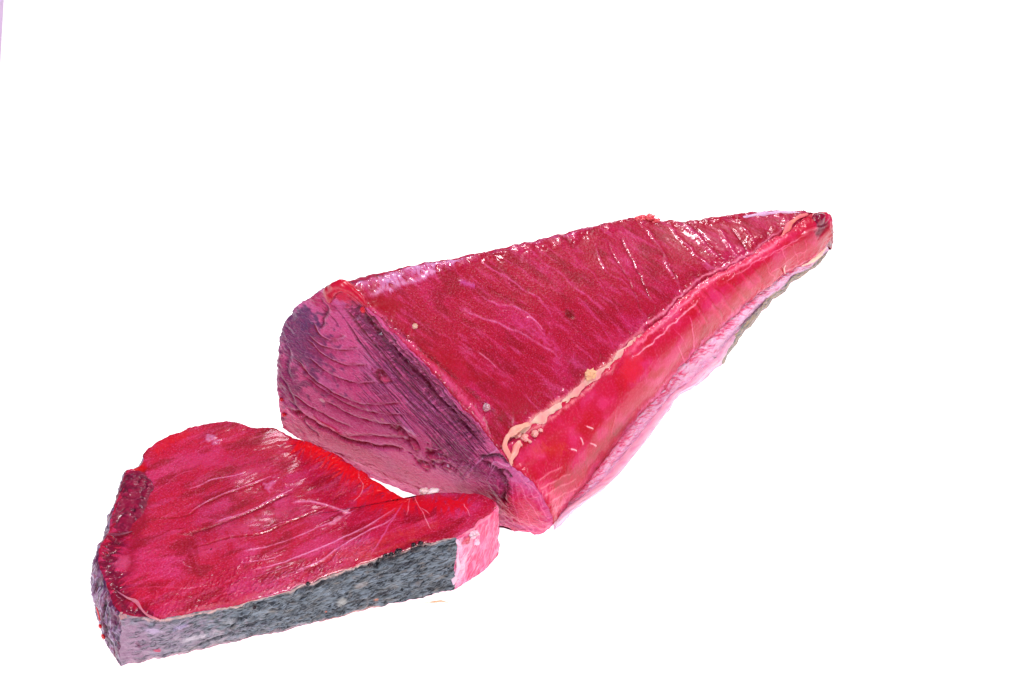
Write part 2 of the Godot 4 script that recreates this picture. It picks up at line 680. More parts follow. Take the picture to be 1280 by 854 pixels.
# ---------------------------------------------------------------- the large tapering loin
func build_loin() -> void:
	var root := thing("tuna_loin", "large tapering loin of red tuna with purple cut face and pale sinew along its ridge", "tuna loin")
	var back := cat([Vector3(-7.61, 13.57, 9.89), Vector3(-5.99, 12.50, 7.89), Vector3(-4.59, 11.80, 6.55), Vector3(-1.59, 10.30, 3.99), Vector3(2.52, 8.50, 0.49), Vector3(5.21, 7.30, -1.91), Vector3(7.09, 6.40, -3.38), Vector3(9.44, 5.60, -4.06), Vector3(11.88, 4.90, -5.31), Vector3(14.68, 4.10, -6.78), Vector3(17.06, 3.50, -7.50)], 300)
	var ridge := cat([Vector3(-0.61, 5.98, 13.36), Vector3(0.39, 5.64, 11.86), Vector3(1.98, 5.13, 9.89), Vector3(3.21, 4.97, 8.55), Vector3(4.27, 4.92, 7.40), Vector3(5.58, 4.82, 5.69), Vector3(6.72, 4.68, 4.26), Vector3(8.12, 4.51, 2.58), Vector3(9.10, 4.40, 1.15), Vector3(10.57, 4.20, -0.47), Vector3(11.82, 4.03, -1.64), Vector3(13.07, 3.86, -2.64), Vector3(14.40, 3.70, -4.13), Vector3(16.00, 3.49, -5.62), Vector3(17.65, 3.30, -7.44)], 300)
	var left := cat([Vector3(-12.06, 1.49, 7.77), Vector3(-12.07, 3.51, 7.75), Vector3(-11.94, 5.64, 7.80), Vector3(-11.58, 7.52, 7.97), Vector3(-11.06, 9.41, 8.21), Vector3(-10.37, 10.79, 8.54), Vector3(-9.64, 11.70, 8.90), Vector3(-8.83, 12.72, 9.29), Vector3(-8.21, 13.20, 9.59), Vector3(-7.61, 13.57, 9.89)], 150)
	var front := cat([Vector3(-7.61, 13.57, 9.89), Vector3(-7.18, 13.23, 10.10), Vector3(-6.55, 12.62, 10.41), Vector3(-5.49, 11.56, 10.94), Vector3(-4.05, 10.19, 11.65), Vector3(-2.79, 8.81, 12.28), Vector3(-1.69, 7.53, 12.83), Vector3(-1.06, 6.58, 13.14), Vector3(-0.61, 5.98, 13.36)], 150)
	var right := cat([Vector3(-0.61, 5.98, 13.36), Vector3(0.00, 5.28, 13.66), Vector3(0.91, 4.58, 14.12), Vector3(1.53, 3.69, 14.43), Vector3(1.93, 2.71, 14.63), Vector3(2.02, 2.08, 14.67)], 150)
	var floor_front := cat([Vector3(-12.06, 1.49, 7.77), Vector3(-11.09, 1.09, 8.25), Vector3(-10.02, 0.74, 8.77), Vector3(-8.74, 0.52, 9.40), Vector3(-7.26, 0.10, 10.13), Vector3(-5.77, 0.02, 10.86), Vector3(-4.09, -0.06, 11.68), Vector3(-2.02, 0.05, 12.70), Vector3(-0.48, 0.37, 13.46), Vector3(0.60, 0.54, 13.98), Vector3(1.38, 0.98, 14.37), Vector3(2.02, 2.08, 14.67)], 150)
	var low := cat([Vector3(2.02, 2.08, 14.67), Vector3(2.85, 1.80, 13.07), Vector3(3.83, 1.60, 11.63), Vector3(5.01, 1.50, 9.69), Vector3(6.29, 1.50, 7.61), Vector3(7.92, 1.50, 5.43), Vector3(9.14, 1.50, 3.53), Vector3(10.63, 1.50, 1.69), Vector3(12.42, 1.40, -0.45), Vector3(13.48, 1.40, -1.77), Vector3(14.80, 1.30, -3.08), Vector3(16.17, 1.20, -4.57), Vector3(17.50, 1.10, -5.52), Vector3(18.37, 1.00, -6.49), Vector3(18.92, 1.00, -7.22)], 300)
	var end := cat([Vector3(17.65, 3.30, -7.44), Vector3(18.46, 3.20, -7.71), Vector3(18.93, 2.90, -7.70), Vector3(19.10, 2.20, -7.43), Vector3(19.11, 1.40, -7.34), Vector3(18.92, 1.00, -7.22)], 150)
	var tip := cat([Vector3(17.06, 3.50, -7.50), Vector3(17.65, 3.30, -7.44)], 150)
	var hem := cat([Vector3(2.09, 0.10, 13.55), Vector3(3.04, 0.10, 12.38), Vector3(4.10, 0.10, 11.40), Vector3(5.18, 0.10, 10.24), Vector3(6.77, 0.10, 8.06), Vector3(8.21, 0.10, 5.78), Vector3(9.10, 0.10, 4.37), Vector3(10.04, 0.10, 3.71), Vector3(10.93, 0.10, 2.68), Vector3(11.77, 0.10, 1.87), Vector3(12.38, 0.10, 0.80), Vector3(13.37, 0.10, -0.74), Vector3(14.41, 0.10, -2.13), Vector3(15.31, 0.10, -3.34), Vector3(16.06, 0.10, -4.03), Vector3(16.76, 0.10, -5.00), Vector3(17.73, 0.10, -5.78), Vector3(18.60, 0.10, -6.78), Vector3(19.25, 0.10, -7.80)], 300)

	# corner directions, shared by the faces that meet there
	var up := Vector3(0.38, 0.9, 0.2)
	var fwd := Vector3(-0.43, 0.0, 0.9)
	var outward := Vector3(0.62, 0.52, 0.55)
	var behind := Vector3(-0.45, 0.55, -0.7)
	var e_front := (up * 0.8 + fwd).normalized()
	var e_ridge := (up + outward).normalized()
	var e_nose := (fwd + outward).normalized()
	var e_back := (up + behind).normalized()
	var e_left := (fwd + behind).normalized()
	var e_low := (outward + Vector3(0.7, -0.2, 0.5)).normalized()

	# --- upper flesh
	var tf := paint_upper()
	obj("upper_flesh", skin_grid(coons(back, ridge, front, tip), 300, 150, tf, up, [e_back, e_ridge, e_front, null], 0.24), tf.material(0.36, 0.28, 0.33, 0.6), root)
	# --- cut face
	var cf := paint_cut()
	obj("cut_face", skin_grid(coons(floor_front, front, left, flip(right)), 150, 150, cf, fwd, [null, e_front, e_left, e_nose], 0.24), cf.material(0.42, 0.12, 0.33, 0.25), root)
	# --- side flesh
	var sf := paint_side()
	obj("side_flesh", skin_grid(coons(ridge, low, right, end), 300, 150, sf, outward, [e_ridge, null, e_nose, null], 0.2), sf.material(0.4, 0.22, 0.3, 0.3), root)
	# --- pale membrane that wraps the lower edge
	var d0 := cat([low[0], (low[0] + hem[0]) * 0.5 + Vector3(0.05, 0, 0.05), hem[0]], 24)
	var d1 := cat([low[300], (low[300] + hem[300]) * 0.5, hem[300]], 24)
	var mg := coons(low, hem, d0, d1)
	for j in 25:
		for i in 301:
			mg[j * 301 + i] += Vector3(0.6, -0.1, 0.55) * 0.13 * sin(PI * j / 24.0) * smoothstep(0.0, 40.0, float(i))
	var mf := paint_membrane()
	obj("membrane", skin_grid(mg, 300, 24, mf, Vector3(0.7, 0.1, 0.6), [e_low, null, null, null], 0.24, strip_uv(300, 24)), mf.material(0.4, 0.25), root)

	# --- dark skin on the far side, and the underside
	var far_floor := cat([Vector3(-12.06, 1.49, 7.77), Vector3(-6.71, 0.10, 6.69), Vector3(-5.26, 0.10, 5.43), Vector3(-2.18, 0.10, 3.01), Vector3(2.02, 0.10, -0.34), Vector3(4.76, 0.10, -2.66), Vector3(6.69, 0.10, -4.06), Vector3(9.08, 0.10, -4.66), Vector3(11.57, 0.10, -5.84), Vector3(14.41, 0.10, -7.23), Vector3(16.88, 0.10, -7.80)], 300)
	var skin_col := Face.new(36.0, 12.0, 12.0, rgb(70, 60, 84), 91)
	skin_col.tint(rgb(40, 38, 52), 0.8, 0.4, 0.8, 0.5, 0.3, 3, 5)
	skin_col.tint(rgb(120, 70, 110), 0.6, 0.5, 0.9, 1.0, 0.6, 3, 6)
	skin_col.line([0, 0.2, 9, 0.2, 18, 0.2, 27, 0.2, 36, 0.2], 2.2, rgb(176, 20, 60), 1.0, 0.0, 0.2, 0.0)
	skin_col.relief(0.02, 0.02, 0.3, 0.2, 3, 7)
	var far_end := cat([back[300], back[300] + Vector3(0.5, -1.6, -0.5), far_floor[300]], 150)
	obj("skin", skin_grid(coons(back, far_floor, left_up(left), far_end), 300, 150, skin_col, behind, [e_back, null, e_left, null], 0.24, strip_uv(300, 150)), skin_col.material(0.4, 0.0), root)
	var under_a := cat([far_floor[0], floor_front[25], floor_front[50], floor_front[75], floor_front[100], floor_front[125], floor_front[150], hem[0]], 40)
	var under_b := cat([far_floor[300], hem[300]], 40)
	var uf := Face.new(36.0, 12.0, 10.0, rgb(226, 170, 190), 92)
	uf.tint(rgb(206, 130, 170), 0.6, 0.4, 0.8, 0.8, 0.5, 3, 5)
	obj("underside", skin_grid(coons(far_floor, hem, under_a, under_b), 300, 40, uf, Vector3.DOWN, [null, null, null, null], 0.3, strip_uv(300, 40)), uf.material(0.4, 0.2), root)
	var tip_top := cat([back[300], ridge[300]], 60)
	var tip_low := cat([far_floor[300], hem[300], low[300]], 60)
	var tip_a := cat([back[300], back[300] + Vector3(0.5, -1.6, -0.5), far_floor[300]], 150)
	var te := Face.new(3.0, 4.0, 30.0, rgb(150, 10, 44), 93)
	te.tint(rgb(96, 8, 44), 0.7, 0.45, 0.8, 0.6, 0.4, 3, 5)
	te.relief(0.02, 0.01, 0.4, 0.3, 2, 6)
	obj("tip_end", skin_grid(coons(tip_top, tip_low, tip_a, flip(flip(end))), 60, 150, te, Vector3(0.7, 0.2, -0.6), [null, null, null, null], 0.3, strip_uv(60, 150)), te.material(0.35, 0.1, 0.36, 0.4), root)

	# --- strip of grey skin that shows below the membrane towards the tip
	var rim := cat([Vector3(10.21, 0.40, 3.45), Vector3(10.95, 0.72, 2.20), Vector3(11.63, 0.77, 1.82), Vector3(12.43, 0.77, 0.46), Vector3(13.48, 0.77, -1.03), Vector3(14.46, 0.77, -2.29), Vector3(15.30, 0.77, -3.40), Vector3(16.08, 0.72, -4.15), Vector3(16.87, 0.72, -4.95), Vector3(17.79, 0.67, -5.67), Vector3(18.60, 0.68, -6.59)], 160)
	var edge := cat([Vector3(10.21, 0.40, 3.45), Vector3(11.27, 0.10, 1.93), Vector3(11.82, 0.10, 1.87), Vector3(12.38, 0.10, 0.80), Vector3(13.37, 0.10, -0.74), Vector3(14.36, 0.10, -2.06), Vector3(15.26, 0.10, -3.28), Vector3(16.01, 0.10, -3.96), Vector3(16.71, 0.10, -4.93), Vector3(17.68, 0.10, -5.71), Vector3(18.59, 0.12, -6.69), Vector3(19.20, 0.20, -7.62)], 160)
	var ss := Face.new(16.0, 1.0, 44.0, rgb(150, 132, 116), 44)
	ss.tint(rgb(176, 146, 116), 0.8, 0.42, 0.75, 0.5, 0.25, 3, 21)
	ss.tint(rgb(92, 98, 108), 0.8, 0.52, 0.8, 0.4, 0.15, 3, 22)
	ss.tint(rgb(196, 170, 176), 0.6, 0.6, 0.9, 0.6, 0.2, 3, 23)
	ss.relief(0.012, 0.012, 0.5, 0.2, 2, 24)
	ss.fibres(160, 0, 0, 16, 1, 0.1, 0.4, 0.5, 0.03, rgb(70, 72, 78), 0.5, -0.006, -0.006)
	var sg := PackedVector3Array()
	for j in 19:
		var v := j / 18.0
		for i in 161:
			var q := rim[i].lerp(edge[i], v) + Vector3(0.6, 0.25, 0.5) * 0.12 * sin(PI * v)
			sg.append(q)
	var flap := obj("skin_strip", skin_grid(sg, 160, 18, ss, Vector3(0.6, 0.5, 0.6), [null, null, null, null], 0.2, strip_uv(160, 18), 0.15), ss.material(0.45, 0.0), root)
	flap.set_meta("label", "grey brown strip of skin left under the pale edge near the tip")

	# --- sinew along the ridge
	var ct := tissue(0.5, 0.25)
	var sinew := obj("sinew", strand([Vector3(-0.37, 6.10, 12.61), Vector3(0.19, 5.80, 11.95), Vector3(0.78, 5.53, 11.34), Vector3(1.40, 5.28, 10.52), Vector3(1.98, 5.13, 9.89), Vector3(2.49, 5.03, 9.23), Vector3(3.04, 4.99, 8.69), Vector3(3.62, 4.97, 8.02), Vector3(4.18, 4.97, 7.44), Vector3(4.99, 4.83, 6.43), Vector3(6.01, 4.73, 5.07), Vector3(7.05, 4.57, 3.74)], [0.1, 0.25, 0.16, 0.28, 0.14, 0.26, 0.12, 0.22, 0.1, 0.22, 0.09, 0.13, 0.05], 0.3, 1.3, rgb(236, 140, 140), rgb(238, 188, 166), 3, Vector3(0.5, 0.8, 0.35), 18, 0.05), ct, root)
	sinew.set_meta("label", "pale peach strip of sinew along the ridge")
	obj("sinew_curl", strand([Vector3(0.88, 5.74, 11.39), Vector3(0.32, 6.12, 11.94), Vector3(-0.15, 6.27, 12.59), Vector3(-0.33, 6.15, 13.04), Vector3(-0.16, 5.70, 13.29), Vector3(0.04, 5.29, 13.53)], [0.1, 0.18, 0.17, 0.14, 0.13, 0.06], 0.6, 0.7, rgb(234, 136, 128), rgb(232, 168, 144), 9, Vector3(0.2, 0.9, 0.4), 14, 0.05), ct, root)
	obj("sinew_curl", strand([Vector3(0.39, 5.73, 12.43), Vector3(0.20, 5.74, 12.84), Vector3(0.13, 5.62, 13.13), Vector3(-0.06, 5.49, 13.50), Vector3(-0.00, 5.28, 13.66)], [0.09, 0.16, 0.15, 0.12, 0.05], 0.6, 0.7, rgb(240, 170, 150), rgb(232, 130, 126), 10, Vector3(0.2, 0.9, 0.4), 14, 0.05), ct, root)
	for q in [[Vector3(0.60, 5.49, 12.04), 0.25], [Vector3(1.10, 5.22, 11.55), 0.22], [Vector3(1.36, 5.09, 11.22), 0.15], [Vector3(0.84, 5.18, 12.03), 0.13], [Vector3(0.41, 5.41, 12.43), 0.11], [Vector3(0.26, 5.75, 12.12), 0.2]]:
		obj("fat_lump", lump(q[0], Vector3(q[1] * 0.9, q[1] * 0.5, q[1] * 0.75), 0.5, rgb(240, 180, 168), rgb(226, 124, 130), int(q[1] * 100), q[1] * 20.0), ct, root)
	var knob := obj("sinew_knob", lump(Vector3(3.97, 5.20, 7.54), Vector3(0.3, 0.2, 0.26), 0.8, rgb(238, 186, 132), rgb(232, 160, 130), 31, 0.6), ct, root)
	knob.set_meta("label", "yellowish knob of fat on the sinew")
	obj("tip_sinew", strand([Vector3(15.47, 3.57, -4.91), Vector3(16.06, 3.61, -5.84), Vector3(16.70, 3.56, -6.69), Vector3(17.45, 3.38, -7.24)], [0.05, 0.2, 0.16, 0.06], 0.4, 0.9, rgb(240, 130, 110), rgb(232, 90, 110), 13, Vector3(0.4, 0.9, 0.2), 12, 0.06), ct, root)
	obj("tip_membrane", strand([Vector3(13.14, 4.47, -5.60), Vector3(14.63, 4.04, -6.45), Vector3(16.16, 3.65, -7.06), Vector3(17.32, 3.34, -7.29)], [0.05, 0.16, 0.14, 0.05], 0.6, 0.7, rgb(216, 150, 190), rgb(236, 190, 214), 14, Vector3(0.3, 0.9, 0.2), 12, 0.07), ct, root)
	obj("tip_cap", lump(Vector3(18.06, 2.99, -7.14), Vector3(0.56, 0.44, 0.36), 0.25, rgb(150, 8, 44), rgb(110, 10, 52), 15, 0.75, 1.3), tissue(0.25, 0.1), root)
	obj("fat_edge", strand([Vector3(18.89, 1.00, -7.06), Vector3(18.30, 1.07, -6.20), Vector3(17.61, 1.11, -5.49), Vector3(17.03, 1.18, -5.09)], [0.05, 0.12, 0.1, 0.04], 0.6, 0.7, rgb(250, 206, 178), rgb(240, 180, 170), 16, Vector3(0.5, 0.6, 0.5), 12, 0.06), ct, root)
	obj("fat_curl", strand([Vector3(15.84, 2.27, -4.01), Vector3(15.73, 2.14, -3.81), Vector3(15.95, 1.34, -4.21)], [0.03, 0.06, 0.03], 0.7, 0.6, rgb(248, 214, 190), rgb(240, 170, 170), 17, Vector3(0.5, 0.6, 0.5), 10, 0.05), ct, root)
	# --- torn bits
	var torn := tissue(0.3, 0.3)
	for q in [[Vector3(7.18, 6.36, -3.29), 0.2], [Vector3(7.62, 6.24, -3.48), 0.22], [Vector3(8.01, 6.04, -3.47), 0.17], [Vector3(6.89, 6.48, -3.08), 0.13]]:
		obj("torn_shred", lump(q[0], Vector3(q[1] * 1.5, q[1] * 0.8, q[1]), 0.7, rgb(220, 24, 64), rgb(240, 120, 110), int(q[1] * 130), 0.3, 1.3), torn, root)
	var fl := obj("flesh_flap", strand([Vector3(-8.48, 11.98, 9.47), Vector3(-8.33, 12.75, 9.64), Vector3(-7.93, 13.38, 9.83), Vector3(-7.49, 13.46, 10.00), Vector3(-7.04, 13.10, 10.13), Vector3(-6.57, 12.58, 10.40)], [0.1, 0.32, 0.34, 0.26, 0.2, 0.08], 0.7, 0.5, rgb(168, 8, 40), rgb(208, 30, 66), 18, Vector3(-0.3, 0.3, 0.9), 16, 0.06), torn, root)
	fl.set_meta("label", "bright red flap at the top corner of the cut face")
	for q in [[Vector3(-6.80, 12.46, 10.40), 0.12], [Vector3(-11.79, 3.72, 7.89), 0.1], [Vector3(-11.80, 2.56, 7.89), 0.1]]:
		obj("blood_spot", lump(q[0], Vector3(q[1], q[1], q[1]), 0.8, rgb(226, 20, 50), rgb(190, 6, 40), int(q[1] * 900)), torn, root)
	obj("cartilage_spot", lump(Vector3(-1.24, 7.48, 11.86), Vector3(0.2, 0.08, 0.24), 0.4, rgb(150, 80, 100), rgb(190, 150, 156), 61, 0.4), tissue(0.15, 0.3), root)
	obj("fat_spot", lump(Vector3(-4.58, 10.96, 9.95), Vector3(0.19, 0.07, 0.19), 0.4, rgb(206, 136, 120), rgb(214, 160, 140), 62, 0.2), tissue(0.35, 0.3), root)


func left_up(left: PackedVector3Array) -> PackedVector3Array:
	return flip(left)


func strip_uv(nu: int, nv: int) -> PackedVector2Array:
	var out := PackedVector2Array()
	for j in nv + 1:
		for i in nu + 1:
			out.append(Vector2(float(i) / nu, float(j) / nv))
	return out


func paint_upper() -> Face:
	var s := placed(Face.new(22.50, 25.39, 36, rgb(162, 2, 38), 101), Vector3(-9.36, 11.13, 11.14), Vector3(0.8660, -0.4384, 0.2407), Vector3(0.3028, 0.0765, -0.9500))
	var pale := rgb(206, 96, 150)
	s.tint(rgb(184, 24, 84), 0.7, 0.44, 0.8, 4.0, 1.6, 4, 1)
	s.tint(rgb(138, 0, 24), 0.8, 0.48, 0.78, 2.2, 0.9, 3, 2)
	s.tint(rgb(202, 70, 128), 0.5, 0.55, 0.85, 1.6, 0.35, 4, 3)
	s.tint(rgb(205, 64, 110), 0.35, 0.5, 0.9, 0.14, 0.1, 2, 4)
	s.tint(rgb(140, 2, 26), 0.4, 0.5, 0.9, 0.2, 0.12, 2, 5)
	s.relief(0.03, 0.0, 3.0, 1.4, 1, 6)
	s.relief(0.004, 0.0, 0.6, 0.25, 1, 7)
	s.relief(0.0, 0.007, 0.15, 0.09, 2, 8)
	s.relief(0.0, 0.004, 0.07, 0.06, 1, 9)
	s.tint(rgb(230, 140, 176), 0.42, 0.55, 0.95, 0.07, 0.055, 1, 19)
	s.tint(rgb(120, 0, 24), 0.4, 0.55, 0.95, 0.08, 0.06, 1, 29)
	s.fibres(900, 0, 0, s.w / s.k, s.h / s.k, 0.0, 0.25, 0.8, 0.03, pale, 0.35, 0.0, 0.006, 0.6)
	s.fibres(500, 0, 0, s.w / s.k, s.h / s.k, 0.0, 0.3, 0.6, 0.05, rgb(140, 2, 30), 0.4, -0.006, -0.006, 0.6)
	# seams between the flakes of muscle
	s.line([5.27, 8.69, 6.04, 8.57, 7.00, 8.69, 8.24, 8.74, 9.22, 8.78, 10.15, 8.35], 0.10, rgb(214, 100, 160), 0.65, 0.02)
	s.line([7.35, 11.19, 8.66, 11.06, 9.68, 11.07, 10.62, 10.86, 11.73, 10.81, 13.02, 10.47], 0.13, rgb(210, 90, 150), 0.53, 0.02)
	s.line([4.93, 6.64, 5.38, 6.75, 5.87, 7.01], 0.23, rgb(196, 90, 170), 0.65, 0.03, 0.02, 0.1)
	s.line([5.90, 6.93, 6.56, 6.77, 7.42, 6.97, 8.44, 7.55, 9.39, 7.44, 10.38, 7.06], 0.10, rgb(212, 110, 165), 0.58, 0.02)
	s.line([5.81, 5.48, 6.30, 5.46, 7.09, 5.73, 8.49, 6.21, 10.14, 6.57, 11.42, 6.63], 0.10, rgb(222, 130, 180), 0.62, 0.02)
	s.line([8.86, 7.24, 9.17, 7.48, 9.60, 7.44, 9.96, 7.31], 0.07, rgb(228, 140, 185), 0.65, 0.03, 0.02, 0.1)
	s.line([8.25, 6.76, 9.41, 6.93, 10.75, 6.93, 12.05, 7.00, 13.16, 7.37], 0.71, rgb(200, 62, 124), 0.44, 0.0, 0.2, 0.5)
	s.line([10.76, 14.45, 11.61, 13.35, 12.40, 12.98, 13.13, 13.19, 14.42, 12.55], 0.10, rgb(206, 90, 150), 0.53, 0.02)
	s.line([12.81, 18.02, 13.64, 17.56, 14.70, 16.58, 15.46, 15.76, 16.42, 15.06], 0.16, rgb(214, 110, 160), 0.53, 0.05, 0.08, 0.5, 0.02)
	s.line([14.67, 18.79, 16.07, 18.11, 17.13, 17.70, 17.96, 17.80], 0.17, rgb(210, 110, 165), 0.53, 0.05, 0.06, 0.5, 0.02)
	s.line([15.03, 19.35, 15.96, 19.32, 16.88, 18.89, 17.82, 18.53], 0.29, rgb(196, 90, 150), 0.44, 0.03)
	s.line([12.12, 16.00, 12.87, 15.13, 13.88, 14.21, 14.81, 13.31], 0.09, rgb(120, 0, 24), 0.6, -0.05, 0.06, 0.4, -0.02)
	s.line([13.44, 17.53, 14.17, 17.05, 15.23, 16.21, 16.00, 15.43], 0.1, rgb(130, 0, 28), 0.55, -0.05, 0.06, 0.4, -0.02)
	s.line([11.37, 15.09, 12.42, 14.12, 13.38, 13.39, 14.71, 12.11], 0.09, rgb(130, 0, 26), 0.55, -0.04, 0.06, 0.4, -0.01)
	s.line([15.87, 19.66, 16.91, 19.17, 18.00, 18.64, 18.57, 18.56], 0.1, rgb(126, 0, 30), 0.5, -0.05, 0.05, 0.4, -0.02)
	s.line([17.40, 20.57, 18.08, 19.82, 18.80, 19.18], 0.21, rgb(206, 100, 150), 0.44, 0.05, 0.06, 0.4, 0.02)
	s.line([18.51, 21.60, 19.24, 21.14, 19.66, 20.78], 0.17, rgb(200, 90, 140), 0.44, 0.04, 0.06, 0.4, 0.02)
	s.line([17.91, 21.05, 18.75, 20.54, 19.25, 19.86], 0.1, rgb(130, 4, 34), 0.6, -0.04, 0.05, 0.4, -0.02)
	s.line([3.91, 3.00, 5.72, 3.28, 7.64, 3.45, 9.61, 3.65], 0.08, rgb(196, 70, 120), 0.44, 0.015, 0.1, 0.6)
	s.line([7.37, 3.84, 8.09, 3.83, 8.52, 3.77], 0.07, rgb(226, 150, 180), 0.62, 0.03, 0.02, 0.2)
	s.line([8.60, 12.75, 10.22, 12.53, 11.60, 12.23, 13.23, 11.36, 14.42, 10.92], 0.08, rgb(200, 70, 130), 0.44, 0.015, 0.1, 0.5)
	s.line([10.93, 10.41, 12.37, 10.08, 13.56, 9.45, 14.24, 9.20], 0.07, rgb(200, 80, 150), 0.49, 0.015)
	s.beads(5200, 0, 0, s.w / s.k, s.h / s.k, 0.15, 0.14, 0.035, 0.016, -0.1)
	s.beads(900, 0.79, 1.56, 10.61, 1.70, 0.3, 0.2, 0.05, 0.024, -0.2)
	# paler band behind the cut edge
	s.line([0.62, 1.84, 1.94, 1.76, 3.81, 1.43, 5.53, 1.26, 7.53, 1.01, 9.75, 0.44], 0.34, rgb(214, 78, 128), 0.75, 0.06, 0.05, 0.2)
	s.line([3.67, 1.20, 5.63, 1.03, 7.46, 0.80, 8.84, 0.58], 0.1, rgb(120, 0, 20), 0.3, -0.03, 0.05, 0.5)
	s.line([10.45, 0.94, 11.09, 2.29, 12.07, 4.35, 12.84, 5.85, 13.54, 7.40, 14.32, 9.42, 15.15, 11.49], 0.2, rgb(238, 160, 150), 0.85, 0.04, 0.08, 0.3)
	s.line([14.86, 10.95, 15.77, 12.88, 16.43, 14.72, 17.29, 16.57, 18.27, 18.19, 19.31, 19.65, 20.20, 21.41, 21.18, 23.23], 0.13, rgb(236, 140, 164), 0.85, 0.01, 0.05, 0.2)
	# lilac sheen along the far edge, painted into the colour
	s.line([0.58, 2.53, 1.71, 3.76, 2.80, 5.68, 4.05, 7.39, 5.03, 8.67], 0.6, rgb(206, 140, 190), 0.85, 0.03, 0.15, 0.5, 0.01)
	s.line([1.24, 1.99, 2.21, 3.66, 3.08, 5.02, 3.72, 6.37], 0.22, rgb(220, 170, 212), 0.8, 0.03, 0.1, 0.5, 0.01)
	s.line([5.39, 9.04, 7.07, 11.28, 8.89, 13.47, 10.60, 15.61], 0.25, rgb(200, 90, 150), 0.7, 0.02, 0.1, 0.5, 0.01)
	s.blob(11.00, 9.12, 0.3, 0.22, 0.4, rgb(110, 0, 10), 0.85, -0.04, -0.02)
	s.blob(2.21, 2.49, 1.0, 0.5, 0.5, rgb(150, 0, 18), 0.7)
	s.blob(6.21, 2.03, 2.0, 0.6, 0.3, rgb(160, 0, 22), 0.5)
	s.blob(9.94, 2.92, 1.4, 0.7, 0.2, rgb(160, 4, 36), 0.5)
	s.blob(17.58, 19.74, 1.0, 0.6, 0.2, rgb(184, 40, 90), 0.4)
	s.blob(14.41, 9.86, 1.2, 0.5, 0.4, rgb(200, 44, 100), 0.5)
	return s


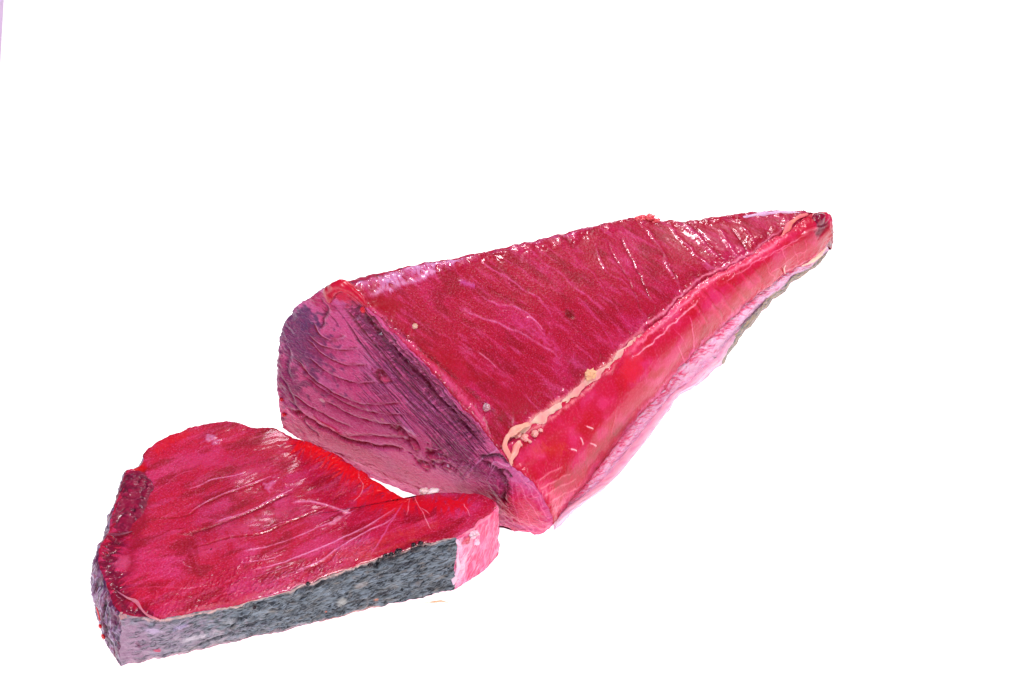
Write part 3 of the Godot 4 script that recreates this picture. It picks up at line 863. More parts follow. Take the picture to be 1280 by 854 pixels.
func paint_cut() -> Face:
	var s := placed(Face.new(16.08, 13.74, 40, rgb(204, 76, 132), 202), Vector3(-12.41, 0.28, 7.60), Vector3(0.8959, -0.0603, 0.4401), Vector3(0.0563, 0.9982, 0.0222))
	s.tint(rgb(200, 96, 152), 0.7, 0.44, 0.8, 3.0, 2.0, 4, 1)
	s.tint(rgb(206, 90, 142), 0.6, 0.5, 0.85, 2.0, 1.2, 4, 2)
	s.tint(rgb(150, 40, 94), 0.35, 0.55, 0.9, 0.3, 0.14, 3, 3)
	s.tint(rgb(226, 160, 204), 0.4, 0.5, 0.9, 0.1, 0.07, 2, 4)
	s.relief(0.03, 0.0, 2.0, 1.4, 1, 5)
	s.relief(0.006, 0.006, 0.3, 0.14, 2, 6)
	s.relief(0.0, 0.012, 0.13, 0.09, 2, 7)
	s.beads(3500, 0, 0, s.w / s.k, s.h / s.k, 0.239, 0.2, 0.035, 0.014, -0.3)
	# zones: purple upper left rim, paler pink foot, dark band along the upper edge, hot pink nose
	s.blob(1.76, 8.80, 1.7, 2.8, 0.25, rgb(104, 44, 92), 0.85, 0.0, 0.0, 0.8)
	s.blob(0.95, 4.90, 0.9, 2.2, 0.1, rgb(124, 40, 90), 0.7, 0.0, 0.0, 0.8)
	s.line([1.30, 1.35, 3.61, 1.00, 5.99, 0.85, 8.33, 0.97, 10.16, 1.45], 1.1, rgb(206, 110, 156), 0.6, 0.0, 0.2, 0.3)  # glow of the panel on the foot, painted in pale pink
	s.line([6.05, 5.30, 7.40, 4.55, 8.53, 3.35, 10.13, 2.73], 0.9, rgb(200, 90, 140), 0.5, 0.0, 0.2, 0.3)
	s.line([4.55, 12.44, 6.13, 11.03, 7.83, 9.74, 9.77, 8.09, 11.75, 6.42], 0.85, rgb(96, 12, 52), 0.85, -0.05, 0.1, 0.1)
	s.line([6.11, 9.38, 7.83, 8.06, 9.59, 6.71, 11.36, 5.35], 0.9, rgb(128, 40, 92), 0.7, 0.0, 0.1, 0.15)
	s.line([9.17, 5.58, 10.51, 4.84, 11.84, 4.40, 12.63, 4.26], 1.0, rgb(120, 30, 78), 0.75, 0.0, 0.2, 0.2)
	s.blob(14.30, 3.27, 1.5, 1.5, 0.0, rgb(192, 14, 66), 0.95, 0.3, 0.0, 0.2)
	s.blob(12.52, 2.93, 0.9, 1.6, 0.0, rgb(170, 40, 96), 0.7, 0.0, 0.0, 0.4)
	s.line([11.80, 5.30, 12.76, 4.96, 13.31, 4.43, 13.22, 3.10], 0.3, rgb(84, 4, 34), 0.8, -0.16, 0.05, 0.1)
	s.blob(4.49, 13.03, 0.9, 0.7, 0.0, rgb(206, 20, 56), 0.85, 0.03, 0.0, 0.5)
	s.blob(3.08, 11.93, 0.8, 0.6, 0.0, rgb(176, 36, 84), 0.7, 0.03, 0.0, 0.8)
	s.blob(2.37, 10.09, 0.6, 0.8, 0.0, rgb(84, 44, 92), 0.7, 0.0, 0.0, 0.9)
	# furrows of the band under the upper edge
	var deep := rgb(92, 0, 22)
	s.line([4.73, 12.84, 5.64, 11.94, 6.90, 10.77, 8.25, 9.63, 9.81, 8.29, 11.56, 6.79], 0.15, deep, 0.95, -0.14, 0.03, 0.1, -0.03)
	s.line([4.37, 12.04, 5.28, 11.13, 6.46, 9.90, 7.75, 8.69, 9.14, 7.63], 0.14, deep, 0.85, -0.09, 0.03, 0.2, -0.03)
	s.line([4.99, 12.96, 6.15, 11.88, 7.61, 10.71, 9.32, 9.32, 10.83, 8.00, 11.97, 7.03], 0.12, deep, 0.85, -0.08, 0.05, 0.3, -0.03)
	s.line([4.51, 11.17, 5.26, 10.15, 6.36, 8.85, 7.66, 7.62, 8.71, 6.81], 0.11, rgb(90, 6, 40), 0.8, -0.07, 0.03, 0.25, -0.03)
	s.line([5.39, 12.13, 6.56, 10.92, 8.04, 9.74, 9.55, 8.43], 0.11, deep, 0.8, -0.07, 0.05, 0.3, -0.02)
	s.line([6.12, 9.94, 7.40, 8.62, 8.92, 7.39, 10.47, 6.03], 0.09, rgb(86, 10, 48), 0.7, -0.05, 0.03, 0.3, -0.02)
	s.line([6.97, 9.84, 8.70, 8.19, 10.23, 6.96, 11.69, 5.78], 0.09, rgb(86, 6, 44), 0.7, -0.06, 0.03, 0.3, -0.02)
	s.line([4.83, 13.19, 5.94, 12.40, 7.40, 11.25, 9.09, 9.97, 10.82, 8.45, 12.23, 7.05], 0.12, rgb(196, 62, 116), 0.7, 0.05, 0.05, 0.3)
	s.fibres(700, 4.88, 5.60, 11.78, 11.98, -0.687, 0.08, 1.5, 0.025, rgb(170, 100, 150), 0.5, 0.014, 0.016)
	s.fibres(500, 4.88, 5.60, 11.78, 11.98, -0.687, 0.08, 1.4, 0.035, rgb(80, 8, 44), 0.75, -0.018, -0.018)
	# curved walls between the flakes
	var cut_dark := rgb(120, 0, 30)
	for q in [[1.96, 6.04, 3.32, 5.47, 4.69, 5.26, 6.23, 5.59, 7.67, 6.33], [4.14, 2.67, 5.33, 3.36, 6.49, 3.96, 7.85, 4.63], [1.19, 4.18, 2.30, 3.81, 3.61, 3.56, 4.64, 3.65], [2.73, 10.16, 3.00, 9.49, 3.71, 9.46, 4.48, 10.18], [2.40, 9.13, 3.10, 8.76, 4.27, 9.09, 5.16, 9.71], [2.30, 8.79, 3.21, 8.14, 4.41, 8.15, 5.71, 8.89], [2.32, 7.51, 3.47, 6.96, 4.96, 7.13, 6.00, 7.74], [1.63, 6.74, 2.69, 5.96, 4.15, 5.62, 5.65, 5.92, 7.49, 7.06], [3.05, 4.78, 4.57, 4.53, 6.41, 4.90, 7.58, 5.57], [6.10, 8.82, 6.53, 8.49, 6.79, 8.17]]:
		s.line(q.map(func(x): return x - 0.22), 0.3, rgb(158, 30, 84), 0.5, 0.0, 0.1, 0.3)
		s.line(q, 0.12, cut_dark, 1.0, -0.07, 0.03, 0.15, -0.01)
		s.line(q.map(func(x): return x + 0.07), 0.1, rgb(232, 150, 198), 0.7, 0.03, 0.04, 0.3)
	s.line([1.37, 7.01, 1.99, 6.52, 2.69, 5.96, 3.78, 5.60], 0.09, rgb(130, 2, 40), 0.8, -0.06, 0.08, 0.4, -0.02)
	s.line([0.82, 2.86, 1.40, 2.93, 2.20, 2.69, 3.43, 2.51, 4.65, 2.52, 6.39, 3.09, 7.67, 3.66], 0.17, rgb(116, 0, 32), 0.95, -0.14, 0.08, 0.15, -0.03)
	s.line([2.22, 3.15, 3.21, 2.95, 4.14, 2.67], 0.14, rgb(176, 10, 46), 0.8, 0.06, 0.1, 0.4, 0.03)
	s.line([3.26, 12.12, 3.48, 11.40, 3.27, 10.55, 2.98, 9.86], 0.1, rgb(96, 10, 50), 0.8, -0.08, 0.08, 0.3, -0.02)
	s.line([3.14, 11.44, 3.73, 11.10, 4.15, 10.66], 0.07, rgb(110, 14, 54), 0.8, -0.05, 0.06, 0.4, -0.02)
	s.line([3.60, 11.98, 4.18, 11.64, 4.68, 11.04, 4.92, 10.41], 0.06, rgb(120, 20, 64), 0.7, -0.05, 0.06, 0.4, -0.02)
	s.line([0.87, 3.63, 1.41, 3.19, 1.94, 2.36, 2.58, 1.77], 0.1, rgb(90, 26, 76), 0.7, -0.06, 0.08, 0.5)
	s.line([0.60, 5.31, 1.01, 4.32, 1.41, 3.19], 0.1, rgb(96, 20, 66), 0.7, -0.06, 0.08, 0.5)
	s.line([0.97, 7.83, 1.16, 6.67, 0.98, 5.27], 0.1, rgb(86, 26, 74), 0.7, -0.06, 0.1, 0.5)
	s.fibres(260, 1.28, 0.99, 11.54, 1.01, -0.044, 0.35, 0.9, 0.05, rgb(228, 140, 178), 0.4, 0.008, 0.008, 0.5)
	s.fibres(200, 1.28, 0.99, 11.54, 1.01, -0.044, 0.35, 0.8, 0.06, rgb(168, 40, 92), 0.4, -0.008, -0.008, 0.5)
	s.line([1.86, 0.89, 3.59, 0.60, 5.26, 0.41, 7.40, 0.66], 0.05, rgb(150, 30, 80), 0.6, -0.03, 0.08, 0.5)
	s.line([4.56, 1.05, 6.46, 1.27, 8.32, 1.62], 0.05, rgb(150, 30, 80), 0.6, -0.03, 0.08, 0.5)
	# broken lumps low in the middle
	for q in [[7.40, 4.86, 0.3, 0.16], [8.21, 4.35, 0.2, 0.4], [9.33, 4.14, 0.4, 0.25], [9.92, 3.74, 0.25, 0.2], [8.76, 3.17, 0.25, 0.2], [6.44, 8.33, 0.2, 0.26], [1.53, 2.82, 0.2, 0.16]]:
		s.blob(q[0], q[1], q[2] + 0.16, q[3] + 0.12, 0.3, rgb(120, 4, 40), 0.85, -0.12, -0.02, 0.8)
		s.blob(q[0] + 0.08, q[1] - 0.1, q[2], q[3] * 0.7, 0.3, rgb(190, 60, 106), 0.9, 0.2, 0.02, 0.9)
	s.blob(7.94, 5.29, 0.42, 0.14, -0.4, rgb(222, 160, 190), 0.9, 0.06, 0.0, 0.5)
	s.blob(2.96, 4.79, 0.16, 0.12, 0.0, rgb(220, 170, 180), 0.9, 0.04, 0.0, 0.5)
	s.blob(6.41, 5.27, 0.12, 0.09, 0.0, rgb(196, 150, 130), 0.9, 0.04)
	# creased membrane beside the sinew
	s.line([10.75, 2.85, 11.24, 4.04, 11.80, 5.24, 12.44, 6.23, 12.83, 6.82], 0.07, rgb(222, 150, 196), 0.8, 0.08, 0.06, 0.25, 0.02)
	s.line([12.42, 4.88, 12.56, 5.57, 12.98, 5.71, 13.40, 5.72], 0.06, rgb(226, 150, 190), 0.85, 0.08, 0.05, 0.2, 0.02)
	s.line([11.71, 5.43, 12.29, 5.90, 12.87, 6.12, 13.23, 5.85], 0.2, rgb(70, 2, 30), 0.9, -0.15, 0.06, 0.2, -0.03)
	s.line([12.77, 4.84, 13.17, 5.33, 13.45, 5.01], 0.16, rgb(92, 2, 34), 0.85, -0.12, 0.04, 0.2)
	s.line([10.11, 3.35, 10.71, 4.09, 11.38, 4.87], 0.05, rgb(216, 140, 190), 0.7, 0.05, 0.06, 0.3, 0.02)
	s.line([12.14, 3.58, 12.36, 4.47, 12.66, 5.27], 0.04, rgb(226, 150, 196), 0.75, 0.05, 0.05, 0.3)
	s.line([12.26, 3.84, 12.58, 3.60], 0.05, rgb(234, 170, 206), 0.8, 0.05, 0.02, 0.1)
	s.fibres(220, 9.19, 3.22, 12.99, 4.68, 0.3, 1.2, 0.5, 0.03, rgb(206, 120, 170), 0.5, 0.008, 0.006)
	s.fibres(160, 9.19, 3.22, 12.99, 4.68, 0.3, 1.2, 0.5, 0.05, rgb(110, 20, 66), 0.45, -0.008, -0.006)
	# pale net on the nose
	for q in [[12.88, 4.41, 13.03, 3.37, 13.26, 2.36, 13.51, 1.20], [13.25, 4.76, 13.45, 3.51, 13.80, 2.18, 13.99, 1.24], [13.56, 5.20, 13.77, 3.96, 14.12, 2.64, 14.48, 1.29], [13.71, 4.92, 14.21, 3.86, 14.72, 2.77, 14.98, 1.62], [13.88, 4.91, 14.62, 4.11, 15.21, 3.21, 15.49, 2.35], [13.58, 5.58, 14.48, 4.90, 15.23, 3.99, 15.82, 3.09], [13.94, 5.31, 14.74, 4.81, 15.40, 3.97]]:
		s.line(q, 0.035, rgb(236, 120, 164), 0.75, 0.015, 0.04, 0.3)
	for q in [[13.71, 2.25, 14.36, 2.40, 15.08, 2.61], [13.10, 1.99, 13.72, 2.00, 14.26, 1.95], [14.08, 4.53, 13.88, 3.65, 13.68, 2.75], [14.81, 3.86, 14.54, 2.91, 14.25, 2.07]]:
		s.line(q, 0.03, rgb(232, 110, 156), 0.6, 0.01, 0.04, 0.4)
	s.line([13.33, 1.08, 14.22, 1.19, 15.15, 1.67, 15.78, 2.54], 0.22, rgb(232, 90, 120), 0.7, 0.0, 0.05, 0.2)
	s.fibres(1200, 0, 0, s.w / s.k, s.h / s.k, 0.239, 0.7, 0.35, 0.022, rgb(232, 160, 206), 0.5, 0.008, 0.018, 0.8)
	s.fibres(700, 0, 0, s.w / s.k, s.h / s.k, 0.239, 0.7, 0.3, 0.03, rgb(120, 16, 66), 0.5, -0.008, -0.016, 0.8)
	return s


func paint_side() -> Face:
	var s := placed(Face.new(29.15, 5.06, 36, rgb(188, 12, 54), 303), Vector3(0.47, 1.32, 14.85), Vector3(0.6830, -0.0432, -0.7291), Vector3(-0.3632, 0.8460, -0.3904))
	s.tint(rgb(206, 44, 100), 0.8, 0.42, 0.8, 2.2, 1.2, 4, 1)
	s.tint(rgb(176, 2, 20), 0.6, 0.5, 0.85, 1.6, 1.0, 3, 2)
	s.tint(rgb(168, 54, 40), 0.25, 0.58, 0.85, 1.4, 0.8, 4, 3)
	s.tint(rgb(216, 84, 116), 0.35, 0.5, 0.9, 0.14, 0.1, 2, 4)
	s.relief(0.03, 0.0, 2.4, 1.4, 1, 5)
	s.relief(0.004, 0.0, 0.5, 0.25, 1, 6)
	s.relief(0.0, 0.005, 0.14, 0.09, 2, 7)
	s.relief(0.0, 0.004, 0.055, 0.055, 1, 8)
	s.fibres(500, 0, 0, s.w / s.k, s.h / s.k, 1.25, 0.4, 0.6, 0.025, rgb(220, 80, 116), 0.3, 0.0, 0.003, 0.5)
	s.beads(2600, 0, 0, s.w / s.k, s.h / s.k, 1.2, 0.14, 0.035, 0.015, 0.0)
	# brown bloom low on the side, paler nose
	s.line([1.69, 1.73, 3.55, 1.65, 5.65, 1.47, 7.90, 1.34], 0.5, rgb(140, 50, 30), 0.28, 0.0, 0.2, 0.4)
	s.line([7.13, 1.44, 8.13, 1.29, 9.11, 1.37], 0.35, rgb(120, 40, 20), 0.35, 0.0, 0.1, 0.3)
	s.line([1.75, 3.69, 3.04, 3.25, 4.18, 3.00], 0.5, rgb(196, 70, 40), 0.35, 0.0, 0.2, 0.4)
	s.line([1.03, 2.62, 1.54, 1.51, 1.99, 0.81], 0.6, rgb(230, 84, 124), 0.7, 0.0, 0.1, 0.2)
	s.line([1.10, 0.73, 2.92, 0.63, 4.62, 0.54], 0.4, rgb(232, 110, 140), 0.6, 0.0, 0.1, 0.2)
	for q in [[0.87, 2.77, 2.03, 2.55, 3.01, 2.28], [0.94, 2.37, 2.24, 2.04, 3.35, 1.68], [1.05, 1.93, 2.39, 1.57, 3.66, 1.10], [1.14, 1.51, 2.44, 1.07, 3.81, 0.61], [1.23, 0.98, 2.58, 0.48, 3.81, 0.20]]:
		s.line(q, 0.07, rgb(240, 150, 160), 0.6, 0.02, 0.05, 0.4)
	# small gaping slits that show white tissue
	for q in [[5.61, 3.05, 5.81, 2.83, 6.00, 2.62], [3.98, 2.72, 4.23, 2.51, 4.38, 2.33], [5.36, 2.18, 5.63, 1.91, 5.76, 1.73], [4.99, 2.82, 5.00, 2.59, 4.91, 2.36]]:
		s.line(q, 0.07, rgb(244, 206, 206), 0.95, 0.03, 0.01, 0.1)
	s.line([8.04, 2.62, 7.63, 2.20, 7.33, 1.80, 7.05, 1.40], 0.06, rgb(222, 110, 120), 0.7, 0.02)
	s.line([15.57, 3.94, 15.39, 3.15, 15.38, 2.25, 15.13, 1.46], 0.06, rgb(240, 140, 180), 0.75, 0.02, 0.04, 0.2)
	s.line([13.80, 3.04, 14.10, 2.28, 14.64, 1.42], 0.06, rgb(236, 130, 170), 0.7, 0.02, 0.04, 0.2)
	s.line([14.12, 4.04, 14.31, 3.15, 14.74, 2.31], 0.05, rgb(226, 100, 140), 0.6, 0.01)
	s.line([15.92, 3.55, 16.36, 2.61, 17.00, 1.57], 0.05, rgb(226, 100, 140), 0.5, 0.01)
	for q in [[18.06, 4.19, 18.38, 3.22, 19.34, 1.79], [17.27, 4.41, 17.41, 3.44, 18.09, 2.06], [19.12, 4.14, 19.50, 3.34, 20.35, 2.18], [20.37, 4.19, 20.55, 3.49, 21.07, 2.62], [16.26, 4.45, 16.37, 3.50, 16.67, 2.54], [21.25, 3.63, 21.76, 2.76, 22.25, 1.99]]:
		s.line(q, 0.16, rgb(222, 60, 104), 0.5, 0.02, 0.06, 0.4, 0.015)
		s.line(q.map(func(x): return x + 0.2), 0.1, rgb(160, 0, 16), 0.5, -0.012, 0.06, 0.4, -0.01)
	for q in [[22.44, 3.79, 22.64, 2.92, 23.27, 2.08], [23.98, 3.68, 24.14, 3.08, 24.54, 2.26], [25.07, 3.54, 25.05, 2.93, 25.71, 2.08], [26.16, 3.41, 26.13, 2.80, 25.93, 2.18], [21.53, 4.00, 23.22, 3.75, 25.00, 3.37], [22.49, 2.74, 24.51, 2.74, 26.25, 2.53]]:
		s.line(q, 0.05, rgb(238, 120, 150), 0.6, 0.015, 0.08, 0.4)
	# band of tissue below the ridge, and the dark tip
	s.line([8.78, 4.44, 11.73, 4.58, 15.48, 4.57, 19.18, 4.51, 22.56, 4.19, 25.37, 3.91], 0.36, rgb(228, 66, 104), 0.7, 0.03, 0.05, 0.2)
	s.line([25.87, 3.66, 26.97, 3.47, 28.20, 3.13], 0.1, rgb(244, 150, 160), 0.8, 0.05, 0.04, 0.2)
	s.blob(26.73, 3.33, 0.7, 0.5, 0.0, rgb(170, 10, 40), 0.5)
	s.blob(27.83, 3.11, 0.7, 0.4, 0.0, rgb(90, 6, 34), 0.8, -0.05)
	s.blob(27.89, 2.45, 0.9, 0.5, 0.6, rgb(168, 20, 44), 0.6)
	s.blob(16.34, 2.32, 0.9, 0.5, 0.8, rgb(160, 0, 12), 0.6)
	s.blob(14.13, 4.42, 0.9, 0.4, 0.2, rgb(216, 70, 120), 0.5)
	s.blob(10.45, 3.96, 1.0, 0.4, 0.2, rgb(216, 70, 120), 0.45)
	s.blob(10.14, 3.66, 0.9, 0.6, 0.2, rgb(206, 14, 24), 0.5)
	# pale fibres that run down into the membrane
	s.fibres(90, 9.93, 1.75, 22.56, 1.96, 1.0, 0.5, 0.5, 0.025, rgb(240, 150, 190), 0.3, 0.004, 0.003)
	s.line([1.10, 4.71, 2.50, 4.55, 4.23, 4.31, 5.86, 4.26, 7.46, 4.26, 9.41, 4.36], 0.16, rgb(236, 150, 150), 0.75, 0.03, 0.08, 0.5)
	s.line([10.16, 4.41, 12.08, 4.48, 13.83, 4.49, 15.57, 4.52, 17.74, 4.56, 19.53, 4.43, 21.16, 4.19, 23.11, 4.12, 25.14, 4.03], 0.13, rgb(238, 130, 156), 0.85, 0.012, 0.05, 0.2)
	s.line([10.57, 4.08, 12.68, 4.05, 14.62, 4.10, 15.74, 4.14, 16.79, 4.26], 0.06, rgb(244, 180, 196), 0.85, 0.012, 0.06, 0.3)
	s.line([19.12, 4.14, 20.79, 3.98, 22.55, 3.89, 24.73, 3.61, 26.48, 3.46], 0.05, rgb(240, 150, 176), 0.7, 0.01, 0.06, 0.3)
	s.line([6.83, 0.64, 9.18, 1.02, 11.87, 1.28, 14.03, 1.61, 16.44, 1.76, 19.21, 1.87, 20.84, 2.02], 0.3, rgb(238, 140, 184), 0.65, 0.0, 0.2, 0.35)
	s.line([20.84, 2.02, 22.72, 1.96, 24.76, 1.95, 26.43, 1.72, 28.42, 1.68], 0.12, rgb(240, 160, 170), 0.75, 0.02, 0.06, 0.3)
	return s


func paint_membrane() -> Face:
	# along u from the nose to the tip, across v from the flesh down to the panel
	var s := Face.new(33.0, 2.4, 40.0, rgb(244, 186, 212), 404)
	s.tint(rgb(232, 160, 200), 0.7, 0.4, 0.75, 1.4, 0.4, 4, 1)
	s.tint(rgb(238, 190, 214), 0.7, 0.5, 0.8, 0.9, 0.2, 4, 2)
	s.tint(rgb(214, 60, 100), 0.45, 0.62, 0.9, 1.2, 0.3, 3, 3)
	s.relief(0.025, 0.012, 0.5, 0.15, 3, 4)
	s.relief(0.0, 0.01, 0.12, 0.08, 2, 5)
	s.fibres(1400, 0, 0, 33, 2.4, 0.5, 0.35, 0.7, 0.03, rgb(244, 206, 226), 0.5, 0.012, 0.012, 0.5)
	s.fibres(350, 0, 0, 33, 2.4, 0.4, 0.35, 0.6, 0.03, rgb(204, 60, 104), 0.45, -0.01, -0.01, 0.5)
	s.fibres(60, 0, 0, 33, 2.0, 0.5, 0.4, 0.5, 0.035, rgb(206, 130, 90), 0.5)
	s.line([0, 0.1, 2.0, 0.12, 5.0, 0.05, 8.0, 0.1, 10.0, 0.05], 0.35, rgb(222, 96, 130), 0.7, 0.0, 0.1, 0.3)
	# grey brown skin left on the lower half towards the tip
	s.line([18.6, 2.3, 20.0, 1.9, 22.0, 1.85, 25.0, 1.8, 28.0, 1.8, 31.0, 1.8, 33.0, 1.7], 0.62, rgb(150, 134, 122), 1.0, 0.0, 0.12, 0.1)
	s.line([18.8, 2.4, 21.0, 2.2, 24.0, 2.15, 27.0, 2.2, 30.0, 2.1, 33.0, 2.1], 0.4, rgb(112, 110, 112), 0.9, 0.0, 0.15, 0.3)
	s.line([20.0, 1.45, 22.0, 1.3, 25.0, 1.25, 28.0, 1.3, 31.0, 1.25, 33.0, 1.2], 0.1, rgb(84, 62, 66), 0.7, -0.03, 0.12, 0.4)
	s.fibres(240, 19, 1.4, 33, 2.4, 0.1, 0.4, 0.5, 0.04, rgb(84, 84, 88), 0.5, -0.005, -0.006)
	s.fibres(160, 19, 1.4, 33, 2.4, 0.1, 0.4, 0.5, 0.05, rgb(190, 164, 136), 0.5, 0.005, 0.006)
	s.fibres(420, 0, -0.1, 33, 0.35, 0.5, 0.5, 0.6, 0.06, rgb(214, 36, 84), 0.6, 0.0, 0.0, 0.5)
	s.line([19, 1.2, 23, 1.3, 27, 1.2, 31, 1.3, 33, 1.2], 0.5, rgb(186, 130, 160), 0.5, 0.0, 0.2, 0.4)
	return s


# ---------------------------------------------------------------- the thick slice in front
func build_slice() -> void:
	var root := thing("tuna_slice", "thick slice of raw red tuna lying flat with grey skin along its front edge", "tuna slice")
	var c1 := cat([Vector3(-17.44, 3.90, 21.12), Vector3(-15.62, 3.90, 21.37), Vector3(-14.25, 3.90, 21.07), Vector3(-12.18, 3.90, 20.56), Vector3(-10.11, 3.90, 19.83), Vector3(-8.03, 3.90, 18.87), Vector3(-5.90, 3.90, 17.97), Vector3(-4.09, 3.90, 17.24), Vector3(-2.54, 3.90, 16.82)], 240)
	var c2 := cat([Vector3(-2.54, 3.90, 16.82), Vector3(-1.51, 3.90, 15.89), Vector3(-0.68, 3.90, 15.03), Vector3(-0.80, 3.90, 14.54)], 50)
	var c3 := cat([Vector3(-0.80, 3.90, 14.54), Vector3(-1.30, 3.90, 14.20), Vector3(-2.30, 3.90, 14.11), Vector3(-3.65, 3.90, 14.11), Vector3(-4.86, 3.90, 14.45), Vector3(-5.97, 3.90, 13.76), Vector3(-7.20, 3.90, 12.81), Vector3(-8.45, 3.90, 11.79), Vector3(-9.71, 3.90, 10.96), Vector3(-10.83, 3.90, 10.54), Vector3(-11.81, 3.90, 9.96), Vector3(-13.03, 3.90, 9.80), Vector3(-14.05, 3.90, 9.42), Vector3(-15.19, 3.90, 9.58), Vector3(-16.23, 3.90, 9.85), Vector3(-17.31, 3.90, 10.54), Vector3(-17.90, 3.90, 11.07), Vector3(-18.26, 3.90, 11.69)], 280)
	var c4 := cat([Vector3(-18.26, 3.90, 11.69), Vector3(-18.27, 3.90, 12.46), Vector3(-18.88, 3.90, 12.76), Vector3(-18.91, 3.90, 13.96), Vector3(-19.06, 3.90, 15.32), Vector3(-19.01, 3.90, 16.36), Vector3(-19.26, 3.90, 17.33), Vector3(-19.05, 3.90, 18.33), Vector3(-18.38, 3.90, 19.66), Vector3(-17.92, 3.90, 20.52), Vector3(-17.44, 3.90, 21.12)], 120)
	var loop := PackedVector3Array()
	var cuts := [0]
	for c in [c1, c2, c3, c4]:
		loop.append_array(c.slice(0, c.size() - 1))
		cuts.append(loop.size())
	var n := loop.size()
	var centre := Vector3(-11.66, 3.90, 16.03)
	var dirs := PackedVector3Array()
	for i in n:
		var d := (loop[(i + 3) % n] - loop[(i - 3 + n) % n]).normalized()
		var o := d.cross(Vector3.UP)
		if o.dot(loop[i] - centre) < 0.0:
			o = -o
		dirs.append((o + Vector3.UP).normalized())
	var tf := paint_slice()
	obj("flesh", star(loop, dirs, centre, 130, tf, 0.32), tf.material(0.34, 0.3, 0.33, 0.55), root)

	# walls down to the panel
	var walls := [
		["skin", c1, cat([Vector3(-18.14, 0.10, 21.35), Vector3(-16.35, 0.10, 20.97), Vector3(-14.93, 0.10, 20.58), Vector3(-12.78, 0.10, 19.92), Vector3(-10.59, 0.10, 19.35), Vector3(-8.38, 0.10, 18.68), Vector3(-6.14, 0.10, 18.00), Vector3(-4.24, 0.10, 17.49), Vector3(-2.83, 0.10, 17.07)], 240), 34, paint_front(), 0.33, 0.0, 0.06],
		["belly_face", c2, cat([Vector3(-2.83, 0.10, 17.07), Vector3(-1.95, 0.10, 16.46), Vector3(-1.18, 0.10, 15.75), Vector3(-0.67, 0.10, 15.03), Vector3(-0.71, 0.10, 14.64)], 50), 34, paint_belly(), 0.4, 0.3, 0.0],
		["cut_side", c3, cat([Vector3(-0.71, 0.10, 14.64), Vector3(-1.64, 0.10, 14.17), Vector3(-2.61, 0.10, 14.07), Vector3(-3.91, 0.10, 14.07), Vector3(-5.09, 0.10, 14.41), Vector3(-6.17, 0.10, 13.74), Vector3(-7.35, 0.10, 12.82), Vector3(-8.57, 0.10, 11.83), Vector3(-9.79, 0.10, 11.03), Vector3(-10.88, 0.10, 10.62), Vector3(-11.83, 0.10, 10.05), Vector3(-13.02, 0.10, 9.90), Vector3(-14.00, 0.10, 9.53), Vector3(-15.11, 0.10, 9.69), Vector3(-16.12, 0.10, 9.95), Vector3(-17.17, 0.10, 10.62), Vector3(-17.73, 0.10, 11.13), Vector3(-18.08, 0.10, 11.73)], 280), 24, paint_backside(), 0.35, 0.3, -0.1],
		["dark_side", c4, cat([Vector3(-18.08, 0.10, 11.73), Vector3(-19.42, 0.10, 13.09), Vector3(-19.58, 0.10, 14.34), Vector3(-19.78, 0.10, 15.56), Vector3(-19.72, 0.10, 16.98), Vector3(-19.85, 0.10, 17.68), Vector3(-19.65, 0.10, 18.68), Vector3(-19.23, 0.10, 19.62), Vector3(-18.71, 0.10, 20.54), Vector3(-18.14, 0.10, 21.35)], 120), 34, paint_leftside(), 0.3, 0.0, 0.25]]
	for q in walls:
		var top: PackedVector3Array = q[1]
		var low: PackedVector3Array = q[2]
		var nu := top.size() - 1
		var nv: int = q[3]
		var a := cuts[walls.find(q)] as int
		var ed := PackedVector3Array()
		for i in nu + 1:
			ed.append(dirs[(a + i) % n])
		var grid := PackedVector3Array()
		for j in nv + 1:
			for i in nu + 1:
				var v := float(j) / nv
				var o := Vector3(ed[i].x, 0, ed[i].z).normalized()
				var ends := minf(1.0, minf(i, nu - i) / 12.0)
				grid.append(top[i].lerp(low[i], v) + o * (q[7] as float) * sin(PI * v) * ends)
		var hint := Vector3(ed[nu / 2].x, 0.0, ed[nu / 2].z)
		var f: Face = q[4]
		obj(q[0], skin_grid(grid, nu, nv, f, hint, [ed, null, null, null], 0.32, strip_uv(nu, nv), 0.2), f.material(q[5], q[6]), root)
	# underside
	var floor_loop := PackedVector3Array()
	for q in walls:
		var low: PackedVector3Array = q[2]
		floor_loop.append_array(low.slice(0, low.size() - 1))
	var flat := PackedVector3Array()
	flat.resize(floor_loop.size())
	flat.fill(Vector3.DOWN)
	var under: Face = walls[1][4]
	var um := star(floor_loop, flat, Vector3(centre.x, 0.1, centre.z), 20, under, 0.0)
	obj("underside", um, under.material(0.4, 0.3), root)

	# dark bloodline at the left: a ragged lump proud of the cut
	var bl := cat([Vector3(-18.91, 3.90, 12.76), Vector3(-18.50, 3.95, 12.65), Vector3(-17.97, 3.95, 12.75), Vector3(-17.36, 3.90, 13.16), Vector3(-17.16, 3.90, 13.66), Vector3(-17.20, 3.90, 14.30), Vector3(-17.22, 3.90, 15.03), Vector3(-17.33, 3.90, 15.70), Vector3(-17.57, 3.90, 16.22), Vector3(-18.03, 3.90, 16.78), Vector3(-18.53, 3.90, 16.87), Vector3(-19.12, 3.70, 16.35), Vector3(-19.27, 3.60, 15.56), Vector3(-19.21, 3.60, 14.69), Vector3(-19.14, 3.60, 13.71), Vector3(-19.01, 3.70, 13.05), Vector3(-18.91, 3.90, 12.76)], 160)
	var bd := PackedVector3Array()
	var bc := Vector3(-18.20, 3.92, 14.66)
	for i in 160:
		var o := bl[i] - bc
		o.y = 0.0
		bd.append((o.normalized() + Vector3.UP).normalized())
	var bf := paint_bloodline()
